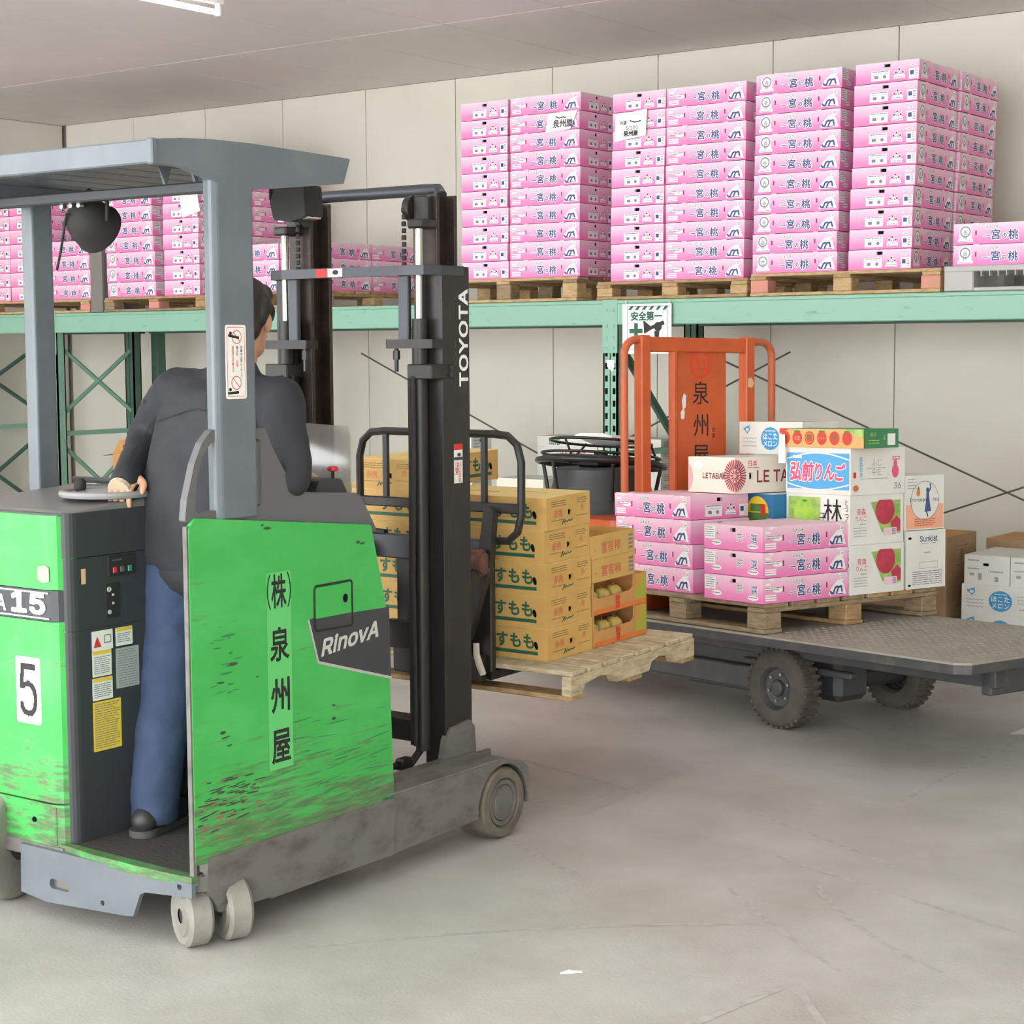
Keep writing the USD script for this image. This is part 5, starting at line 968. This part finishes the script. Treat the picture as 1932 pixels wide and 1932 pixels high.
pv = np.array([[(-.15 + .3 * i / 8, -.05 + .25 * j / 8, .010 * math.sin(i * 1.3 + j) + .012 * math.cos(j * .9) - .028 * j / 8 + .02) for j in range(9)] for i in range(9)]).reshape(-1, 3)
pf = [(i * 9 + j, (i + 1) * 9 + j, (i + 1) * 9 + j + 1) for i in range(8) for j in range(8)] + [(i * 9 + j, (i + 1) * 9 + j + 1, i * 9 + j + 1) for i in range(8) for j in range(8)]
pv2 = np.vstack([pv, pv + (0, 0, -.010)]); part(wp, 'sheet', trimesh.convex.convex_hull(pv2), 'paper_white', smooth=40)

# ------------------------------------------------------------------ load on the platform truck
def KMt(x, y, z, R=None): return KM @ mat4(R, (x, y, z))
block_pallet('wooden pallet with chunky blocks on the platform truck deck', KMt(-1.1, 0.0, 0.001), 1.1, 1.1, 0.126, (), (0, 2, 2), seed=9)
gA, gB = 'peach boxes stacked at the deck pallet corner', 'peach boxes stacked at the back of the deck pallet'
for k in range(3): put_pink('pink peach box, %s of three at the near corner of the deck pallet' % ['bottom', 'middle', 'top'][k], KMt(-0.185 - .004 * k, 0.256 + .003 * k, 0.1285 + k * (BH + .0006), rotz(90)), gA)
for k in range(4): put_pink('pink peach box, %s of four behind the corner stack on the deck' % ['bottom', 'third from top', 'second from top', 'top'][k], KMt(-0.50 - BL / 2 - .012 * k, 0.062 + BS / 2 + (.004 if k % 2 else 0), 0.1285 + k * (BH + .0006), rotz(.6 * k - 1)), gB)
mat('white_board', (236, 236, 230), r=0.5, c2=(230, 230, 223), scale=5); mat('cream_board', (236, 230, 216), r=0.55)
mat('print_sky', (92, 174, 226), r=0.45); mat('print_pink', (232, 92, 132), r=0.45); mat('apple_green', (150, 204, 70), r=0.4, c2=(186, 222, 96), scale=9, lo=.4, hi=.6); mat('apple_red', (206, 62, 92), r=0.4, c2=(186, 48, 76), scale=10, lo=.4, hi=.6)
mat('leaf_pale', (180, 208, 120), r=0.5, c2=(140, 180, 90), scale=16, lo=.4, hi=.6); mat('print_blue_deep', (36, 116, 168), r=0.45); mat('print_yellow', (240, 206, 50), r=0.45); mat('print_leaf', (84, 134, 60), r=0.45); mat('print_maroon', (142, 50, 66), r=0.5); mat('print_rose', (232, 178, 178), r=0.5)
mat('tomato_ground', (232, 176, 112), r=0.5); mat('tomato_red', (214, 66, 58), r=0.45); mat('box_green', (58, 130, 84), r=0.45); mat('print_peach', (248, 176, 150), r=0.5); mat('print_indigo', (70, 88, 140), r=0.5); mat('ink_light', (168, 170, 172), r=0.6); mat('print_orange', (240, 130, 60), r=0.5)
def carton(name, label, M, L, W, H, bm, prints=(), group=None, holes=(), top='white_board'):
    """closed carton with its near lower left corner at the origin; prints: (face, shape, material, part name); face 'f' near side, 'r' right end, 'b' far side, 'l' left end"""
    t = thing(name, label, 'box', M, group)
    body = m3.Manifold.cube((L, W, H))
    for f, a, z, w, h in holes:
        c = {'f': (a, 0, z), 'r': (L, a, z), 'l': (0, W - a, z)}[f]; body -= m3.Manifold.cube((.024 if f != 'f' else w, .024 if f == 'f' else w, h), True).translate(c)
    part(t, 'body', body, bm)
    part(t, 'top_flap', B(.001, L - .001, .001, W / 2 - .001, H, H + .0012), top); part(t, 'top_flap', B(.001, L - .001, W / 2 + .001, W - .001, H, H + .0012), top)
    fr = {'f': ((0, 0, 0), (1, 0, 0)), 'r': ((L, 0, 0), (0, 1, 0)), 'b': ((L, W, 0), (-1, 0, 0)), 'l': ((0, W, 0), (0, -1, 0))}
    cnt = {}
    for f, g, mm, nm in prints:
        cnt[f] = cnt.get(f, 0) + 1; m = flat(g, fr[f][0], fr[f][1], (0, 0, 1), .0005 + .0003 * cnt[f])
        if m is not None: part(t, nm, m, mm, kind='stuff' if g.geom_type != 'Polygon' else None)
    for f, a, z, w, h in holes:
        o, ex = fr[f]; part(t, 'hand_hole', flat(affinity.scale(Point(a, z).buffer(.5), w, h), o, ex, (0, 0, 1), -.0105), 'hole_dark')
    return t
ell = lambda x, y, a, b: affinity.scale(Point(x, y).buffer(1, quad_segs=8), a, b)
# lemon carton
carton('lemon_carton', 'carton with a yellow and green emblem on blue, between pink and apple boxes', KMt(-0.594, 0.45, 0.1285), 0.20, 0.34, 0.43, 'print_blue_deep',
       [('f', ell(.095, .345, .072, .075), 'print_yellow', 'round_emblem'), ('f', Polygon([(.02, .30), (.17, .30), (.165, .345), (.025, .345)]), 'print_leaf', 'green_band'), ('f', sbox(.05, .35, .12, .385), 'print_leaf', 'name_panel'), ('f', sbox(.118, .335, .148, .385), 'ink_red', 'red_seal')], top='white_board')
# fruit carton with the radiating mark
rays = lambda x, y, n, r0, r1: unary_union([LineString([(x + r0 * math.cos(a), y + r0 * math.sin(a)), (x + r1 * math.cos(a), y + r1 * math.sin(a))]).buffer(.0028) for a in np.linspace(0, 2 * pi, n, endpoint=False)])
sun = unary_union([rays(0, 0, 30, .034, .068), rays(0, 0, 10, .012, .026)]); ZD = 0.1285 + 4 * (BH + .0006) + .0012
lf = sbox(0, 0, .31, .162); rf = sbox(0, 0, .40, .162)
carton('citrus_carton', 'white carton with maroon lettering and a pink radiating mark, beside the backboard', KMt(-0.80, 0.30, ZD), 0.31, 0.52, 0.162, 'cream_board',
       [('f', ell(.31, .081, .068, .075).intersection(lf), 'print_rose', 'mark_ground'), ('f', affinity.translate(sun, .31, .081).intersection(lf), 'print_maroon', 'radiating_mark'), ('f', ell(0, .07, .03, .06).intersection(lf), 'print_rose', 'mark_ground'), ('f', ctext('LETABA', .026, .165, .078, font='sans', bold=1), 'print_maroon', 'maroon_lettering'), ('f', ell(.07, .125, .03, .02), 'paper_white', 'label_patch'),
        ('r', ell(0, .081, .068, .075).intersection(rf), 'print_rose', 'mark_ground'), ('r', affinity.translate(sun, 0, .081).intersection(rf), 'print_maroon', 'radiating_mark'), ('r', ctext('LE TABA', .055, .285, .075, font='sans', bold=1), 'print_maroon', 'maroon_lettering'), ('r', ctext('日本', .026, .11, .135), 'ink_red', 'country_lettering'), ('r', lines(.08, .118, .07, 1, .01, .003, 2), 'ink_grey', 'small_print')],
       holes=(('f', .235, .078, .022, .032), ('r', .10, .078, .022, .032)))
def melon(label, M, group):
    L, W, H = .42, .245, .152
    wav = lambda x, y, n: unary_union([LineString([(x + .0085 * i, y - .018 * k + (.0035 if i % 2 else -.0035)) for i in range(n)]).buffer(.0013, cap_style=2) for k in range(3)])
    fish = unary_union([ell(.055, .118, .018, .014).difference(ell(.055, .116, .012, .009)), Polygon([(.03, .128), (.045, .118), (.032, .112)]), Polygon([(.05, .131), (.075, .138), (.066, .126)]), Polygon([(.048, .106), (.056, .094), (.062, .105)])])
    pr = [('f', ell(.21, .074, .062, .054), 'ink_blue', 'blue_oval'), ('f', unary_union([ctext('ほこた', .030, .21, .085, bold=1), ctext('メロン', .028, .21, .050, bold=1), lines(.175, .112, .07, 1, .01, .004, 3)]), 'paper_white', 'oval_lettering'), ('f', fish, 'ink_blue', 'blue_sketch'), ('f', unary_union([wav(.025, .075, 12), wav(.30, .105, 12)]), 'ink_light', 'wave_lines'), ('f', lines(.31, .04, .09, 1, .01, .006, 4), 'ink_light', 'small_print'),
          ('l', unary_union([lines(.02, .13, .06, 1, .01, .008, 5), lines(.02, .085, .06, 1, .01, .006, 6), lines(.14, .075, .07, 1, .01, .007, 7), sbox(.03, .045, .055, .06), sbox(.075, .025, .095, .06), sbox(.165, .02, .185, .045)]), 'ink_light', 'stock_marks')]
    return carton('melon_carton', label, M, L, W, H, 'white_board', pr, group, holes=(('l', .115, .105, .034, .016),))
mc = melon('white carton with a blue oval standing on the truck beside the far post', KMt(-0.915, 0.735, ZD + .1645), 'white cartons with a blue oval')
# apple cartons
def apple(label, M, grp):
    L, W, H = .385, .345, .217
    green = unary_union([ell(.11, .135, .062, .064)]); bg = sbox(.015, .05, .21, .205); leafs = unary_union([affinity.rotate(ell(.04 + .03 * i, .16 - .02 * (i % 3), .03, .012), 40 * i) for i in range(5)]).intersection(bg)
    pr = [('f', bg, 'leaf_pale', 'picture_ground'), ('f', leafs, 'apple_green', 'printed_leaves'), ('f', green, 'apple_green', 'green_apple'), ('f', ell(.115, .187, .016, .005), 'print_leaf', 'apple_hollow'), ('f', unary_union([ctext('林', .10, .285, .145), ctext('王', .045, .228, .115), text('とうつくま', .020, vertical=True) if False else affinity.translate(text('とうつく', .024, vertical=True), .355, .175), ctext('さん', .03, .29, .065)]), 'ink_dark', 'black_lettering')]
    tz_ = Polygon([(.13, .185), (.30, .19), (.325, .19), (.325, .04), (.205, .05)]); pr += [('r', tz_, 'leaf_pale', 'picture_ground'), ('r', ell(.225, .145, .062, .062).intersection(tz_.buffer(.02)).intersection(sbox(0, .03, .335, .193)), 'apple_red', 'red_apple'), ('r', Polygon([(.26, .09), (.30, .12), (.325, .10), (.325, .05), (.275, .05)]), 'apple_red', 'red_apple'), ('r', sbox(.215, .035, .30, .068), 'pink_pale', 'pink_label'), ('r', lines(.27, .062, .025, 4, .007, .004, 2), 'ink_grey', 'small_print'),
           ('r', unary_union([ctext('青森', .026, .07, .145), ctext('りんご', .022, .07, .115)]), 'print_pink', 'red_lettering'), ('r', unary_union([lines(.02, .075, .085, 4, .012, .003, 3), sbox(.06, .088, .10, .092)]), 'ink_light', 'small_print')]
    return carton('apple_carton', label, M, L, W, H, 'white_board', pr, grp)
apple('white apple carton with red apple print, standing on the deck pallet', KMt(-0.385, 0.525, 0.1285), 'apple cartons'); apple('white apple carton with a green apple print, second layer on the deck pallet', KMt(-0.388, 0.523, 0.3475), 'apple cartons')
pink_tx = unary_union([ctext('弘前', .075, .095, .10, bold=2), ctext('りん', .068, .262, .10, bold=2), ctext('ご', .068, .372, .10, bold=2)]); pink_tx = affinity.affine_transform(pink_tx, [1, .12, 0, 1, -.012, 0]); bb = pink_tx.bounds; pink_tx = affinity.translate(affinity.scale(pink_tx, (.335 / (bb[2] - bb[0])), 1.0, origin=(0, 0)), 0, 0); bb = pink_tx.bounds; pink_tx = affinity.translate(pink_tx, .195 - (bb[0] + bb[2]) / 2, 0)
arcs = unary_union([LineString([(.01 + .37 * i / 16, .155 + .028 * math.sin(pi * i / 16)) for i in range(17)]).buffer(.003), LineString([(.01 + .37 * i / 16, .045 - .026 * math.sin(pi * i / 16)) for i in range(17)]).buffer(.003)])
carton('apple_carton', 'white carton with a blue front and pink lettering under the tomato box', KMt(-0.39, 0.522, 0.5665), .392, .35, .205, 'white_board',
       [('f', sbox(.008, .022, .384, .182), 'print_sky', 'blue_panel'), ('f', arcs, 'paper_white', 'white_arcs'), ('f', pink_tx.buffer(.004, quad_segs=2), 'paper_white', 'lettering_outline'), ('f', pink_tx, 'print_pink', 'pink_lettering'), ('f', sbox(.045, .158, .10, .170), 'paper_white', 'small_panel'),
        ('r', unary_union([text('りんご青森', .022, vertical=True) if False else affinity.translate(text('青森県産', .02, vertical=True), .055, .145)]), 'print_sky', 'blue_lettering'), ('r', unary_union([ctext('ふじ', .03, .165, .14), ctext('中生', .028, .165, .10), LineString([(.10, .115), (.22, .118)]).buffer(.0015), LineString([(.06, .07), (.235, .07)]).buffer(.0015)]), 'ink_light', 'grey_lettering'), ('r', ctext('36', .028, .30, .035, font='sans'), 'ink_grey', 'count_number'), ('r', unary_union([ell(.285, .10, .022, .03), lines(.265, .165, .05, 2, .01, .005, 3), ell(.285, .135, .012, .015)]), 'print_pink', 'pink_mark'), ('r', unary_union([sbox(.015, .075, .032, .10)]), 'ink_red', 'red_seal'), ('r', ell(.03, .03, .018, .014), 'stamp_red', 'round_seal')], 'apple cartons')
tom = [ell(.035 + .075 * i, .042, .029, .030) for i in range(6)]; star = unary_union([affinity.rotate(ell(.035 + .075 * i, .048, .013, .0035), a) for i in (0, 2, 4) for a in (0, 60, 120)] + [ell(.035 + .075 * i, .070, .02, .005) for i in (1, 3, 5)])
t0 = carton('tomato_tray', 'flat tomato box with red tomatoes on orange and a green end, topmost on the truck', KMt(-0.42, 0.512, 0.7735), .505, .215, .082, 'tomato_ground',
       [('f', unary_union(tom), 'tomato_red', 'printed_tomatoes'), ('f', star, 'print_leaf', 'green_calyx'), ('f', unary_union([ctext('大玉', .016, .11, .04, bold=1), ctext('トマト', .014, .26, .04, bold=1), Point(.185, .042).buffer(.022).difference(Point(.185, .042).buffer(.019))]), 'tomato_ground', 'tomato_lettering'), ('f', Polygon([(0, .06), (.06, .082), (0, .082)]), 'tomato_red', 'red_corner'), ('f', Polygon([(.40, .082), (.505, .082), (.505, .04), (.46, .055)]), 'leaf_pale', 'green_corner'),
        ('r', sbox(0, 0, .22, .082), 'box_green', 'green_end'), ('r', sbox(.15, .012, .20, .062), 'paper_white', 'white_label'), ('r', unary_union([ctext('熊本', .018, .06, .058), lines(.03, .035, .07, 2, .012, .004, 3), ctext('4', .025, .13, .045, font='sans')]), 'leaf_pale', 'pale_lettering')], top='box_green')
carton('orange_carton', 'white carton with citrus name and black lines standing on the deck pallet, far right', KMt(-0.36, 0.897, 0.1285), .36, .255, .262, 'white_board',
       [('r', ctext('Sunkist', .026, .14, .225, font='sans', bold=1), 'print_indigo', 'name_lettering'), ('r', unary_union([lines(.09, .205, .10, 1, .01, .003, 3), lines(.11, .165, .05, 1, .01, .006, 4), sbox(.075, .09, .20, .092), sbox(.075, .118, .20, .12), sbox(.075, .09, .077, .12), sbox(.198, .09, .20, .12)]), 'ink_light', 'small_print'), ('r', lines(.03, .078, .20, 7, .0095, .0028, 5, .05), 'ink_grey', 'printed_lines'), ('r', unary_union([sbox(.002, .225, .022, .235), sbox(.002, .012, .018, .022)]), 'hole_dark', 'vent_slots')])
cir = ell(.13, .132, .095, .088)
carton('pineapple_carton', 'white and salmon carton with a blue dancing figure, upper right on the truck', KMt(-0.36, 0.878, 0.395), .36, .262, .245, 'white_board',
       [('r', sbox(.005, .006, .257, .115), 'print_peach', 'salmon_panel'), ('r', cir, 'white_board', 'white_oval'), ('r', cir.difference(cir.buffer(-.002)), 'print_indigo', 'oval_line'), ('r', unary_union([ell(.148, .178, .010, .012), Polygon([(.14, .168), (.156, .168), (.162, .13), (.172, .082), (.128, .080), (.138, .13)]), LineString([(.152, .165), (.17, .19), (.165, .205)]).buffer(.004), LineString([(.142, .08), (.15, .06)]).buffer(.004)]), 'print_indigo', 'blue_figure'), ('r', unary_union([ctext('Champagne', .016, .09, .135, font='sans'), ctext('Pine', .016, .205, .135, font='sans')]), 'print_indigo', 'oval_lettering'),
        ('r', ell(.085, .168, .012, .016), 'print_orange', 'fruit_mark'), ('r', Polygon([(.078, .182), (.085, .20), (.094, .182)]), 'print_leaf', 'fruit_leaf'), ('r', lines(.06, .05, .14, 4, .009, .004, 7), 'stamp_red', 'small_print'), ('r', lines(.012, .232, .06, 4, .014, .004, 8), 'ink_light', 'stock_lines')])
hp = thing('paper_note', 'plain white sheet hanging between the lettered carton and the blue-fronted carton', 'paper', KMt(-0.415, 0.498, 0.70))
part(hp, 'sheet', hull([(0, 0, 0), (.045, 0, 0), (.04, 0, .13), (.005, 0, .13), (0, .002, 0), (.045, .002, 0), (.04, .002, .13), (.005, .002, .13)]), 'paper_white')

# ------------------------------------------------------------------ goods on the floor below and behind the rack
gm = 'white cartons with a blue oval'
block_pallet('wooden pallet under the white cartons below the rack at the right', mat4(None, (-3.63, 8.80, 0.0)), 1.0, 0.48, 0.105, (), (0,), seed=10, nd=4)
for z, nm in ((0.107, 'bottom'), (0.2605, 'middle')):
    dup(mc, 'white carton with a blue oval, %s layer, left one below the rack' % nm, mat4(rotz(.5), (-3.605, 8.81, z)), gm); dup(mc, 'white carton with a blue oval, %s layer, second one below the rack' % nm, mat4(None, (-3.18, 8.812, z)), gm)
for k in range(2): dup(mc, 'white carton showing its end with an oval hand hole, top layer, %s' % ['left one', 'second one', 'third one'][k], mat4(rotz(90), (-3.35 + .25 * k, 8.815, 0.414)), gm)
def brown(label, M, L, W, H, group=None):
    return carton('brown_carton', label, M, L, W, H, 'kraft_brown', [('r', unary_union([sbox(W * .3, H * .25, W * .7, H * .27), sbox(W * .3, H * .72, W * .7, H * .74), ctext('果', .06, W * .5, H * .5)]), 'ink_brown', 'brown_print'), ('f', unary_union([ctext('果実', .06, L * .5, H * .5)]), 'ink_brown', 'brown_print')], group, top='kraft_orange')
for k in range(3): brown('brown carton, %s of the pile left of the white cartons' % ['bottom', 'middle', 'top'][k], mat4(None, (-4.16, 8.82, k * .2165)), .465, .40, .215, 'brown cartons left of the white cartons')
for k in range(3): brown('brown carton, %s of the pile behind the white cartons' % ['bottom', 'middle', 'top'][k], mat4(None, (-3.67, 9.30, k * .2015)), .50, .42, .20, 'brown cartons behind the white cartons')
def thin(label, M, L, W, H, group, word):
    return carton('white_tray', label, M, L, W, H, 'white_board', [('f', ctext(word, H * .62, L * .3, H * .5, bold=1) if word == '山形' else unary_union([ctext(word, H * .55, L * .6, H * .5, bold=1)]), 'ink_green' if word == '山形' else 'ink_red', 'printed_name'), ('r', lines(W * .12, H * .8, W * .3, 4, H * .18, H * .1, 3), 'ink_light', 'small_print')], group, holes=(('r', W * .5, H * .55, .045, .016),))
for c, x in (('left', -6.80), ('right', -6.322)):
    carton('white_carton', 'tall plain white carton under the %s thin trays behind the steering ring' % c, mat4(None, (x, 9.45, 0)), .472, .24, .735, 'white_board')
    for k in range(5): thin('thin white tray, %s on the %s pile behind the steering ring' % (['bottom', 'fourth from top', 'third from top', 'second from top', 'top'][k], c), mat4(rotz((k % 3 - 1) * .4), (x, 9.45, .7375 + k * .0685)), .472, .24, .0665, 'thin white trays behind the steering ring', '山形' if k % 2 == 0 else 'さくらんぼ')
carton('white_carton', 'tall plain white carton under the trays behind the mast', mat4(None, (-7.36, 8.82, 0)), .50, .21, .67, 'white_board')
for k in range(4): thin('white tray, %s of the four behind the mast' % ['bottom', 'third from top', 'second from top', 'top'][k], mat4(None, (-7.36, 8.82, .6725 + k * .1125)), .50, .21, .11, 'white trays behind the mast', '山形')
carton('pale_carton', 'pale carton on the floor left of the white trays behind the drum', mat4(None, (-6.72, 8.90, 0)), .36, .30, .84, 'cream_board')
carton('brown_carton', 'lower brown carton behind the steering wheel of the reach truck', mat4(None, (-10.28, 8.86, 0)), .56, .40, .46, 'kraft_brown', top='kraft_orange')
oc_ = thing('brown_carton', 'open brown carton with a green round mark behind the operator', 'box', mat4(None, (-10.28, 8.86, .4625)))
part(oc_, 'wall', B(0, .56, 0, .006, 0, .42), 'kraft_orange'); part(oc_, 'wall', B(0, .56, .394, .40, 0, .42), 'kraft_orange'); part(oc_, 'wall', B(0, .006, .006, .394, 0, .42), 'kraft_orange'); part(oc_, 'wall', B(.554, .56, .006, .394, 0, .42), 'kraft_orange'); part(oc_, 'bottom', B(.006, .554, .006, .394, 0, .006), 'kraft_orange')
for q in ([(0, 0, .42), (.56, 0, .42), (.54, .05, .52), (.02, .05, .52)], [(0, 0, .42), (0, .40, .42), (-.13, .38, .40), (-.13, .02, .40)], [(.56, 0, .42), (.56, .40, .42), (.64, .38, .49), (.64, .02, .49)], [(0, .40, .42), (.56, .40, .42), (.54, .46, .53), (.02, .46, .53)]):
    part(oc_, 'open_flap', hull(q + [(a + .002, b + .003, c + .003) for a, b, c in q]), 'kraft_orange')
gr = ell(.44, .24, .07, .07); part(oc_, 'round_mark', flat(unary_union([gr.difference(gr.buffer(-.014)), ctext('青', .07, .44, .24, bold=1)]), (0, 0, 0), (1, 0, 0), (0, 0, 1), .0008), 'print_leaf', 'green round mark', kind='stuff')
sc = thing('paper_scrap', 'small white paper scrap lying on the bare floor at the front', 'paper', mat4(rotz(48), (-2.628, 3.742, 0.0)))
part(sc, 'sheet', hull([(0, -.006, .001), (.062, -.008, .001), (.066, .008, .001), (.03, .010, .006), (.004, .007, .001), (.03, 0, .007)]), 'paper_white')
